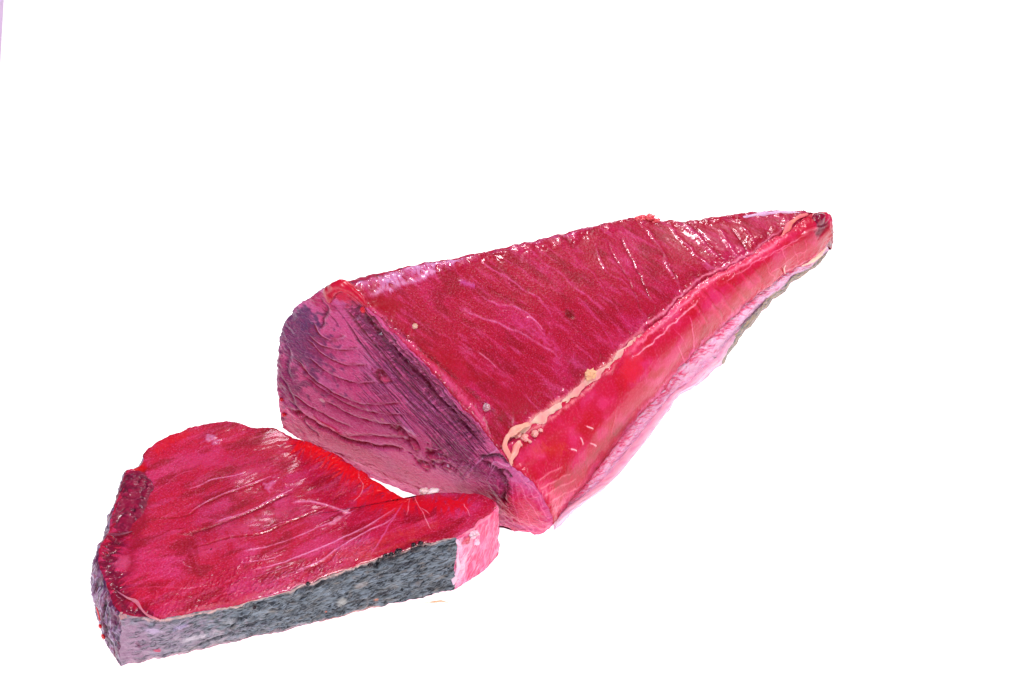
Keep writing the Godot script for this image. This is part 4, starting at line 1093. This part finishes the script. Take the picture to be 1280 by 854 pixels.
	var bo := obj("dark_meat", star(bl.slice(0, 160), bd, bc, 40, bf, 0.5, 0.22), bf.material(0.4, 0.08, 0.36, 0.4), root)
	bo.set_meta("label", "dark purple strip of bloodline meat along the left rim")

	var ct := tissue(0.45, 0.25)
	var fat := obj("fat_lump", lump(Vector3(-3.80, 3.88, 14.04), Vector3(0.3, 0.11, 0.15), 0.6, rgb(255, 236, 234), rgb(250, 206, 206), 5, 0.3), ct, root)
	fat.set_meta("label", "white lump of fat on the far edge")
	obj("fat_lump", lump(Vector3(-4.18, 3.92, 14.07), Vector3(0.24, 0.12, 0.16), 0.7, rgb(250, 214, 210), rgb(244, 180, 180), 6), ct, root)
	# rim of pale fat where the skin ends, and the sinew on the belly face
	obj("membrane_fold", strand([Vector3(-17.81, 3.98, 19.89), Vector3(-17.29, 4.05, 20.28), Vector3(-16.81, 4.08, 20.52), Vector3(-16.49, 4.05, 20.92), Vector3(-16.12, 4.00, 21.23), Vector3(-15.53, 3.95, 21.44)], [0.02, 0.05, 0.06, 0.04, 0.05, 0.02], 0.5, 1.0, rgb(190, 90, 116), rgb(214, 140, 150), 23, Vector3.UP, 10, 0.05), ct, root)
	obj("membrane_fold", strand([Vector3(-18.97, 3.95, 16.68), Vector3(-18.39, 4.10, 16.79), Vector3(-18.03, 4.10, 16.74), Vector3(-17.73, 3.95, 16.49)], [0.03, 0.06, 0.06, 0.02], 0.5, 1.0, rgb(96, 20, 50), rgb(150, 60, 90), 25, Vector3.UP, 10, 0.05), ct, root)
	obj("pale_corner", lump(Vector3(-17.29, 3.70, 20.98), Vector3(0.26, 0.14, 0.2), 0.6, rgb(206, 150, 140), rgb(170, 110, 130), 26), ct, root)
	for q in [[Vector3(-2.26, 3.30, 16.46), Vector3(0.28, 0.24, 0.22), rgb(220, 60, 84), rgb(232, 110, 130)], [Vector3(-1.81, 3.50, 16.33), Vector3(0.24, 0.2, 0.18), rgb(240, 170, 190), rgb(250, 214, 220)], [Vector3(-1.66, 3.00, 16.42), Vector3(0.12, 0.2, 0.08), rgb(240, 170, 196), rgb(250, 214, 226)], [Vector3(-2.35, 2.60, 16.59), Vector3(0.12, 0.22, 0.08), rgb(236, 150, 190), rgb(250, 206, 220)]]:
		obj("sinew_lump", lump(q[0], q[1], 0.9, q[2], q[3], int(q[1].x * 200), 0.3), ct, root)
	obj("skin_hem", strand([Vector3(-2.58, 3.80, 16.84), Vector3(-2.48, 3.10, 16.78), Vector3(-2.58, 2.40, 16.87), Vector3(-2.55, 1.70, 16.96), Vector3(-2.73, 1.00, 17.01), Vector3(-2.82, 0.30, 17.07)], [0.05, 0.14, 0.09, 0.15, 0.08, 0.1, 0.04], 0.5, 1.3, rgb(240, 160, 190), rgb(230, 190, 200), 33, Vector3(0.3, 0.2, 0.9), 12, 0.05), ct, root)
	# loose dark scales along the cut edge of the skin
	var black := tissue(0.2, 0.0)
	for q in [[Vector3(-9.24, 3.95, 19.47), 0.1], [Vector3(-5.82, 3.95, 17.92), 0.13], [Vector3(-5.57, 3.95, 17.83), 0.12], [Vector3(-5.28, 3.97, 17.70), 0.15], [Vector3(-5.17, 3.97, 17.61), 0.1], [Vector3(-4.59, 3.96, 17.56), 0.09], [Vector3(-4.56, 4.00, 17.32), 0.11], [Vector3(-4.23, 4.00, 17.22), 0.11], [Vector3(-4.00, 3.95, 17.37), 0.08], [Vector3(-6.11, 3.90, 18.11), 0.1], [Vector3(-6.50, 3.85, 18.38), 0.12], [Vector3(-11.53, 3.80, 20.67), 0.08]]:
		obj("scale", lump(q[0], Vector3(q[1], q[1] * 0.8, q[1] * 0.9), 0.6, rgb(26, 18, 24), rgb(54, 40, 46), int(q[0].x * -70) + 900, 0.4), black, root)
	# blood hanging at the left
	var red := tissue(0.12, 0.3)
	for q in [[Vector3(-18.83, 1.80, 20.26), Vector3(0.07, 0.15, 0.07)], [Vector3(-18.77, 1.20, 20.43), Vector3(0.08, 0.2, 0.08)]]:
		obj("blood_drop", lump(q[0] + Vector3(-0.1, 0, 0.05), q[1], 0.4, rgb(220, 6, 26), rgb(196, 0, 20), int(q[1].y * 300)), red, root)
	obj("blood_thread", strand([Vector3(-19.06, 2.60, 19.76), Vector3(-19.00, 2.20, 19.92), Vector3(-18.96, 1.90, 20.07), Vector3(-18.89, 1.70, 20.24)], [0.03, 0.04, 0.04, 0.05], 1.0, 0.4, rgb(206, 20, 50), rgb(226, 60, 80), 27), red, root)


func paint_slice() -> Face:
	var s := placed(Face.new(18.23, 12.97, 40, rgb(186, 10, 50), 505), Vector3(-16.03, 3.90, 24.33), Vector3(0.8786, 0.0000, -0.4775), Vector3(-0.4775, 0.0000, -0.8786))
	s.tint(rgb(200, 44, 100), 0.8, 0.42, 0.78, 3.0, 1.6, 4, 1)
	s.tint(rgb(146, 0, 26), 0.8, 0.46, 0.76, 2.0, 0.8, 3, 2)
	s.tint(rgb(212, 70, 124), 0.5, 0.55, 0.85, 1.6, 0.4, 4, 3)
	s.tint(rgb(214, 84, 126), 0.3, 0.5, 0.9, 0.14, 0.1, 2, 4)
	s.tint(rgb(140, 0, 24), 0.35, 0.5, 0.9, 0.18, 0.12, 2, 15)
	s.relief(0.04, 0.0, 2.6, 1.2, 1, 5)
	s.relief(0.004, 0.0, 0.5, 0.2, 1, 6)
	s.relief(0.0, 0.0055, 0.14, 0.08, 2, 7)
	s.relief(0.0, 0.004, 0.055, 0.055, 1, 8)
	s.tint(rgb(234, 140, 186), 0.42, 0.55, 0.95, 0.07, 0.055, 1, 19)
	s.tint(rgb(120, 0, 24), 0.2, 0.55, 0.95, 0.08, 0.06, 1, 29)
	s.fibres(700, 0, 0, s.w / s.k, s.h / s.k, 0.0, 0.3, 0.6, 0.028, rgb(216, 96, 140), 0.35, 0.0, 0.006, 0.5)
	s.fibres(350, 0, 0, s.w / s.k, s.h / s.k, 0.0, 0.3, 0.6, 0.05, rgb(140, 0, 26), 0.35, -0.005, -0.005, 0.5)
	# broad zones
	s.line([4.28, 5.27, 6.03, 5.26, 7.89, 5.43, 9.54, 5.51], 0.9, rgb(206, 64, 112), 0.55, 0.0, 0.2, 0.4)
	s.line([5.89, 11.01, 7.18, 10.01, 8.47, 9.02, 9.31, 7.99], 1.1, rgb(200, 40, 92), 0.45, 0.0, 0.3, 0.4)
	s.line([10.81, 9.63, 11.84, 8.01, 12.73, 6.13, 13.74, 4.17, 14.26, 3.05], 0.85, rgb(236, 4, 18), 0.95, -0.02, 0.1, 0.05)  # light through the thin back rim, painted as saturated red
	s.line([12.12, 4.77, 13.26, 3.60, 14.93, 2.69, 16.90, 1.51], 0.9, rgb(222, 4, 28), 0.8, 0.0, 0.2, 0.1)
	s.line([4.58, 11.95, 5.51, 12.28, 6.59, 12.41], 0.5, rgb(204, 6, 32), 0.7, 0.0, 0.1, 0.3)
	s.line([9.30, 2.03, 11.14, 1.65, 13.16, 1.60, 15.01, 1.13], 0.5, rgb(206, 60, 60), 0.45, 0.0, 0.15, 0.4)
	s.line([10.59, 1.33, 11.67, 1.05, 12.92, 1.10, 14.39, 0.72], 0.2, rgb(196, 100, 50), 0.35, 0.0, 0.1, 0.5)
	s.line([3.35, 10.66, 3.00, 8.62, 2.02, 7.02, 1.20, 5.42], 0.5, rgb(150, 4, 40), 0.6, 0.0, 0.2, 0.3)
	s.line([1.72, 8.03, 0.90, 7.11, 0.66, 6.11, 0.55, 5.02, 0.53, 3.80], 0.75, rgb(110, 8, 44), 0.9, -0.06, 0.15, 0.15, 0.0)
	s.line([0.43, 3.95, 0.83, 3.45, 1.35, 2.78], 0.35, rgb(104, 10, 48), 0.85, -0.06, 0.1, 0.2)
	s.blob(3.74, 11.13, 0.4, 0.3, 0.6, rgb(196, 0, 8), 0.9, -0.1)
	s.blob(1.19, 6.23, 0.42, 0.36, 0.3, rgb(196, 70, 110), 0.8, 0.04, 0.0, 0.3)
	s.blob(7.38, 11.44, 0.35, 0.3, 0.3, rgb(204, 120, 160), 0.8, 0.02, 0.02, 0.9)
	s.beads(3200, 0, 0, s.w / s.k, s.h / s.k, 0.0, 0.12, 0.032, 0.013, -0.05)
	# seams
	var pale := rgb(242, 164, 208)  # pale seam tissue, its colour lifted to imitate wet glints
	var dark := rgb(150, 0, 20)
	s.line([5.36, 8.89, 5.95, 8.85, 6.54, 8.92, 7.63, 8.67, 8.10, 8.59], 0.064, pale, 0.75, 0.02, 0.022, 0.4)
	s.line([3.34, 8.00, 4.12, 7.63, 4.83, 7.41, 5.51, 7.64, 6.59, 7.72, 7.76, 7.70, 9.11, 7.70], 0.080, dark, 0.8, -0.03, 0.022, 0.35, -0.006)
	s.line([4.90, 7.48, 5.55, 7.73, 6.62, 7.81, 7.79, 7.79, 9.15, 7.79], 0.064, pale, 0.8, 0.03, 0.022, 0.35)
	s.line([3.58, 9.41, 4.44, 9.73, 5.35, 10.03, 6.00, 9.91], 0.05, rgb(214, 90, 130), 0.6, 0.02, 0.022, 0.4)
	s.line([4.01, 6.62, 4.75, 6.28, 5.87, 6.20, 7.50, 6.18, 8.88, 6.31, 9.64, 6.34], 0.11, rgb(134, 0, 26), 0.85, -0.045, 0.022, 0.3, -0.006)
	s.line([5.85, 6.37, 7.55, 6.32, 8.96, 6.49, 9.71, 6.52], 0.056, pale, 0.75, 0.03, 0.022, 0.35)
	s.line([4.18, 5.54, 5.08, 5.36, 5.98, 5.24, 7.59, 4.68, 8.26, 4.74, 10.23, 4.70, 11.46, 4.79], 0.072, dark, 0.75, -0.05, 0.022, 0.35, -0.006)
	s.line([7.30, 4.94, 8.31, 4.87, 10.28, 4.83], 0.040, pale, 0.5, 0.02, 0.022, 0.5)
	s.line([9.41, 5.80, 10.20, 5.42, 10.73, 4.92, 11.20, 4.39, 11.67, 3.75], 0.12, rgb(240, 160, 196), 0.85, 0.03, 0.022, 0.25)
	s.line([6.34, 4.20, 7.89, 3.83, 9.52, 3.79, 10.87, 3.81, 12.00, 3.95], 0.056, pale, 0.7, 0.02, 0.022, 0.4)
	s.line([6.39, 3.82, 7.95, 3.38, 9.54, 3.36, 11.02, 3.40], 0.056, dark, 0.5, -0.03, 0.022, 0.5)
	s.line([6.26, 2.97, 7.24, 2.79, 8.23, 2.71, 9.56, 2.66, 11.19, 2.67, 12.51, 2.86, 13.20, 3.02, 13.63, 3.12], 0.064, pale, 0.85, 0.03, 0.022, 0.2)
	s.line([7.70, 1.98, 9.28, 1.99, 10.92, 2.34, 11.92, 2.48, 12.95, 2.57, 13.48, 2.82], 0.064, pale, 0.85, 0.03, 0.022, 0.2)
	s.line([11.41, 1.09, 12.25, 1.78, 13.04, 2.41, 13.62, 2.85, 14.05, 3.22], 0.06, rgb(216, 90, 150), 0.85, 0.02, 0.022, 0.2)
	s.line([6.00, 3.62, 7.03, 3.26, 7.86, 3.17], 0.048, pale, 0.7, 0.02, 0.022, 0.4)
	s.line([6.29, 2.55, 7.11, 2.46, 7.96, 2.45], 0.048, pale, 0.7, 0.02, 0.022, 0.4)
	s.line([6.54, 2.01, 7.50, 1.89, 8.77, 1.91, 9.73, 2.10], 0.040, pale, 0.6, 0.02, 0.022, 0.4)
	s.line([1.20, 4.61, 2.34, 4.09, 3.33, 3.46, 4.63, 3.05], 0.05, rgb(214, 80, 120), 0.6, 0.015, 0.022, 0.4)
	s.line([2.82, 4.94, 3.54, 5.16, 3.84, 4.48], 0.05, rgb(206, 90, 130), 0.6, 0.015, 0.08, 0.4)
	s.blob(9.03, 7.29, 0.35, 0.25, 0.2, rgb(216, 110, 160), 0.7, 0.03, 0.0, 0.9)
	s.blob(10.95, 3.81, 0.4, 0.18, 0.2, rgb(232, 150, 176), 0.7, 0.03, 0.02, 0.9)
	s.blob(11.56, 4.08, 0.3, 0.09, 0.3, rgb(232, 150, 176), 0.8, 0.02, 0.0, 0.7)
	s.blob(5.10, 4.98, 0.05, 0.03, 0.5, rgb(40, 6, 20), 0.9)
	var white := rgb(244, 176, 190)
	for q in [[12.93, 6.02, 12.90, 5.30, 12.64, 4.82, 12.01, 4.44], [14.76, 3.39, 14.68, 2.60, 14.66, 1.96, 14.56, 1.16], [14.57, 3.33, 14.22, 2.96, 13.89, 2.44], [16.60, 1.84, 16.58, 1.47, 16.54, 0.99], [14.66, 2.73, 14.76, 2.34, 14.87, 1.96], [16.58, 1.90, 16.67, 1.74]]:
		s.line(q, 0.032, white, 0.8, 0.008, 0.04, 0.3)
	# wet wrinkles beside the skin
	s.fibres(260, 1.62, 1.92, 6.89, 3.60, 0.5, 0.6, 0.35, 0.05, rgb(216, 60, 96), 0.35, 0.012, 0.022)
	s.fibres(420, 5.82, 1.05, 11.67, 2.15, 0.3, 0.5, 0.4, 0.05, rgb(226, 100, 146), 0.4, 0.012, 0.022)
	s.line([1.97, 2.44, 3.35, 2.12, 5.27, 1.71, 6.89, 1.42, 8.94, 1.20, 10.44, 1.00], 0.16, rgb(222, 120, 130), 0.6, 0.02, 0.06, 0.4)
	s.fibres(300, 10.92, 4.94, 13.88, 8.86, 0.6, 0.4, 0.3, 0.03, rgb(224, 90, 90), 0.4, 0.015, 0.015)
	return s


func paint_front() -> Face:
	# grey skin, u along the slice from left to right, v down
	var s := Face.new(20.5, 3.9, 40.0, rgb(98, 108, 116), 606)
	s.tint(rgb(122, 134, 146), 0.75, 0.45, 0.75, 1.6, 0.6, 4, 1)
	s.tint(rgb(56, 60, 62), 0.7, 0.5, 0.8, 1.2, 0.4, 3, 2)
	s.tint(rgb(128, 108, 94), 0.5, 0.58, 0.85, 1.0, 0.35, 3, 3)
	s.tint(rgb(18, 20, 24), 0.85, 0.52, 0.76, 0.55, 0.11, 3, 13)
	s.tint(rgb(138, 148, 158), 0.4, 0.5, 0.85, 0.9, 0.16, 3, 14)
	s.relief(0.04, 0.0, 2.0, 0.9, 1, 4)
	s.relief(0.045, 0.012, 0.8, 0.14, 2, 14)
	# lilac, fleshier left third
	s.blob(1.5, 2.0, 4.2, 2.6, 0.0, rgb(158, 130, 150), 0.75, 0.0, 0.0, 0.5)
	s.blob(0.5, 2.4, 1.6, 2.2, 0.0, rgb(160, 116, 140), 0.6, 0.0, 0.0, 0.5)
	s.blob(5.5, 3.0, 2.6, 1.0, 0.0, rgb(168, 150, 160), 0.5, 0.0, 0.0, 0.8)
	# wrinkles: overlapping slanting folds
	var rr := s.rng
	for i in 850:
		var x := rr.randf_range(0.3, 20.2)
		var y := rr.randf_range(0.1, 3.85)
		var l := rr.randf_range(0.3, 0.9)
		var t := -0.16 + rr.randf_range(-0.25, 0.25)
		var amt := 1.0 if x > 6.0 else 0.55
		var d := Vector2(cos(t), sin(t)) * l
		var e := Vector2(0.02, 0.085)
		s.line([x, y, x + d.x * 0.5, y + d.y * 0.5 + 0.04, x + d.x, y + d.y], rr.randf_range(0.035, 0.07), rgb(140, 150, 160), 0.5 * amt, 0.07 * amt, 0.03, 0.2, 0.02)
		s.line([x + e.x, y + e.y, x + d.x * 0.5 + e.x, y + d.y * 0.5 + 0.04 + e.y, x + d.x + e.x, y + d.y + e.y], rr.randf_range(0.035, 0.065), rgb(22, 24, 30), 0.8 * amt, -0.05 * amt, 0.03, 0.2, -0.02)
	s.relief(0.012, 0.01, 0.16, 0.1, 3, 6)
	s.relief(0.0, 0.006, 0.07, 0.06, 1, 7)
	# dark creases and pale scars
	s.line([4.4, 3.3, 6.0, 2.9, 7.2, 2.5, 8.4, 2.2], 0.16, rgb(34, 32, 40), 0.85, -0.08, 0.12, 0.3, -0.02)
	s.line([8.6, 2.6, 10.2, 2.1, 12.0, 1.9, 13.4, 1.9], 0.1, rgb(44, 48, 58), 0.8, -0.06, 0.1, 0.3, -0.02)
	s.line([12.6, 3.2, 14.0, 2.8, 15.6, 2.9, 16.6, 2.6], 0.16, rgb(38, 32, 36), 0.8, -0.07, 0.14, 0.4, -0.02)
	s.line([15.0, 1.4, 16.4, 1.1, 17.8, 0.8], 0.12, rgb(36, 36, 44), 0.7, -0.05, 0.12, 0.4, -0.02)
	s.line([10.5, 0.3, 13.0, 0.3, 14.6, 0.25, 16.0, 0.22, 17.4, 0.16, 19.0, 0.14], 0.22, rgb(22, 20, 26), 0.9, 0.03, 0.1, 0.45, 0.02)
	s.blob(2.0, 0.9, 0.5, 0.4, 0.2, rgb(184, 158, 188), 0.85, 0.04, 0.0, 0.3)
	s.blob(3.6, 0.9, 0.42, 0.24, 0.1, rgb(176, 156, 192), 0.8, 0.04, 0.0, 0.3)
	s.blob(4.4, 2.3, 0.75, 0.36, -0.1, rgb(190, 178, 186), 0.85, 0.05, 0.0, 0.3)
	s.blob(13.3, 2.5, 0.36, 0.34, 0.0, rgb(178, 178, 172), 0.9, 0.05, 0.0, 0.3)
	s.blob(14.5, 1.5, 0.4, 0.3, 0.0, rgb(160, 150, 146), 0.7, 0.03, 0.0, 0.5)
	s.blob(6.4, 1.3, 0.45, 0.3, 0.0, rgb(168, 168, 172), 0.7, 0.03, 0.0, 0.5)
	s.blob(2.2, 2.9, 0.22, 0.16, 0.4, rgb(196, 40, 80), 0.85, 0.03)
	s.blob(1.1, 2.2, 0.26, 0.12, 0.8, rgb(90, 30, 60), 0.7, -0.03)
	s.blob(12.4, 3.1, 0.1, 0.08, 0.0, rgb(206, 90, 60), 0.9)
	s.blob(15.6, 3.2, 0.16, 0.1, 0.0, rgb(214, 130, 100), 0.9)
	# pale upper rim, pinkish lower hem
	s.line([0.2, 0.06, 4.0, 0.08, 8.0, 0.05, 12.0, 0.08, 16.0, 0.04, 20.4, 0.06], 0.13, rgb(230, 186, 176), 0.95, 0.02, 0.05, 0.3)
	s.line([0.2, 3.75, 4.0, 3.8, 8.0, 3.78, 12.0, 3.8, 16.0, 3.78], 0.2, rgb(206, 168, 172), 0.7, 0.0, 0.08, 0.3)
	s.line([12.0, 3.84, 14.0, 3.8, 16.0, 3.84], 0.1, rgb(226, 150, 120), 0.6, 0.0, 0.05, 0.4)
	return s


func paint_belly() -> Face:
	var s := Face.new(3.0, 3.9, 40.0, rgb(232, 84, 130), 707)
	s.tint(rgb(244, 140, 176), 0.7, 0.42, 0.75, 0.5, 1.2, 4, 1)
	s.tint(rgb(224, 50, 100), 0.5, 0.55, 0.85, 0.6, 1.2, 3, 2)
	s.relief(0.02, 0.012, 0.3, 0.5, 3, 3)
	s.fibres(160, 0, 0, 3.0, 3.9, 1.9, 0.3, 0.9, 0.04, rgb(250, 196, 216), 0.5, 0.01, 0.01)
	s.fibres(80, 0, 0, 3.0, 3.9, 1.9, 0.3, 0.8, 0.04, rgb(222, 40, 90), 0.5, -0.01, -0.01)
	s.line([0.1, 0.1, 0.3, 1.5, 0.2, 3.8], 0.5, rgb(244, 190, 214), 0.8, 0.04, 0.1, 0.3)
	s.line([0.9, 0.3, 0.8, 1.2, 0.5, 2.2, 0.3, 3.2], 0.2, rgb(250, 210, 224), 0.7, 0.06, 0.1, 0.3)
	s.line([0.2, 0.1, 1.2, 0.14, 2.2, 0.1], 0.12, rgb(248, 170, 180), 0.7, 0.02, 0.05, 0.3)
	s.line([2.9, 0.3, 2.85, 1.6, 2.9, 2.6], 0.16, rgb(214, 14, 44), 0.7, 0.0, 0.05, 0.3)
	return s


func paint_backside() -> Face:
	var s := Face.new(24.0, 3.9, 20.0, rgb(206, 20, 50), 808)
	s.tint(rgb(226, 80, 110), 0.7, 0.45, 0.8, 1.0, 0.6, 3, 1)
	s.relief(0.03, 0.015, 0.4, 0.4, 3, 2)
	return s


func paint_leftside() -> Face:
	# u from the far end to the front corner
	var s := Face.new(10.5, 3.9, 40.0, rgb(98, 36, 74), 909)
	s.tint(rgb(66, 34, 74), 0.8, 0.45, 0.75, 0.7, 0.9, 4, 1)
	s.tint(rgb(160, 130, 164), 0.75, 0.55, 0.82, 0.5, 0.9, 4, 2)
	s.tint(rgb(134, 14, 50), 0.6, 0.55, 0.85, 0.6, 0.5, 3, 3)
	s.relief(0.1, 0.02, 0.5, 0.9, 4, 4)
	s.relief(0.02, 0.02, 0.14, 0.16, 3, 5)
	s.fibres(200, 2.0, 0, 10.5, 3.9, 1.45, 0.3, 0.9, 0.05, rgb(190, 176, 200), 0.65, 0.04, 0.02)
	s.fibres(120, 2.0, 0, 10.5, 3.9, 1.45, 0.3, 0.9, 0.06, rgb(40, 10, 34), 0.7, -0.05, -0.02)
	s.line([9.0, 0.5, 9.2, 1.5, 9.6, 2.6, 9.9, 3.4], 0.14, rgb(30, 8, 22), 0.9, -0.12, 0.08, 0.2, -0.02)
	s.line([8.3, 0.2, 8.6, 1.2, 9.0, 2.4, 9.3, 3.6], 0.12, rgb(206, 190, 206), 0.8, 0.1, 0.1, 0.3, 0.02)
	s.line([7.2, 0.2, 7.4, 1.0, 7.8, 2.2], 0.16, rgb(200, 186, 206), 0.8, 0.1, 0.1, 0.3, 0.02)
	return s


func paint_bloodline() -> Face:
	var s := Face.new(7.0, 7.0, 40.0, rgb(134, 12, 54), 111)
	s.o = Vector3(-18.20, 3.92, 14.66) - Vector3(3.5, 0, 3.5)
	s.tint(rgb(96, 6, 44), 0.7, 0.45, 0.75, 0.7, 0.5, 4, 1)
	s.tint(rgb(170, 22, 70), 0.6, 0.55, 0.85, 0.5, 0.3, 3, 2)
	s.relief(0.06, 0.0, 0.9, 0.6, 2, 3)
	s.relief(0.01, 0.01, 0.3, 0.2, 2, 4)
	s.relief(0.0, 0.006, 0.09, 0.08, 2, 5)
	for i in 9:
		s.line([2.6, 1.0 + i * 0.6, 3.4, 1.25 + i * 0.6, 4.2, 0.9 + i * 0.6], 0.07, rgb(60, 2, 30), 0.4, -0.04, 0.3, 0.6, -0.01)
		s.line([2.8, 1.2 + i * 0.6, 3.5, 1.42 + i * 0.6, 4.4, 1.1 + i * 0.6], 0.05, rgb(190, 70, 110), 0.4, 0.03, 0.3, 0.6, 0.01)
	return s


# ---------------------------------------------------------------- a scrap beside the slice
func build_scraps() -> void:
	var t := obj("meat_thread", strand([Vector3(-4.64, 0.10, 17.95), Vector3(-4.19, 0.12, 17.85), Vector3(-3.73, 0.12, 17.80), Vector3(-3.42, 0.14, 17.77), Vector3(-3.23, 0.12, 17.80), Vector3(-2.96, 0.10, 17.86), Vector3(-2.69, 0.08, 17.98)], [0.01, 0.015, 0.02, 0.055, 0.045, 0.018, 0.008], 0.6, 0.8, rgb(226, 150, 110), rgb(240, 196, 170), 77, Vector3.UP, 8, 0.05), tissue(0.5, 0.2), self)
	t.set_meta("label", "thin orange thread of flesh lying loose on the white panel in front of the slice")
	t.set_meta("category", "meat scrap")


func placed(f: Face, o: Vector3, ex: Vector3, ey: Vector3) -> Face:
	f.o = o
	f.ex = ex
	f.ey = ey
	return f
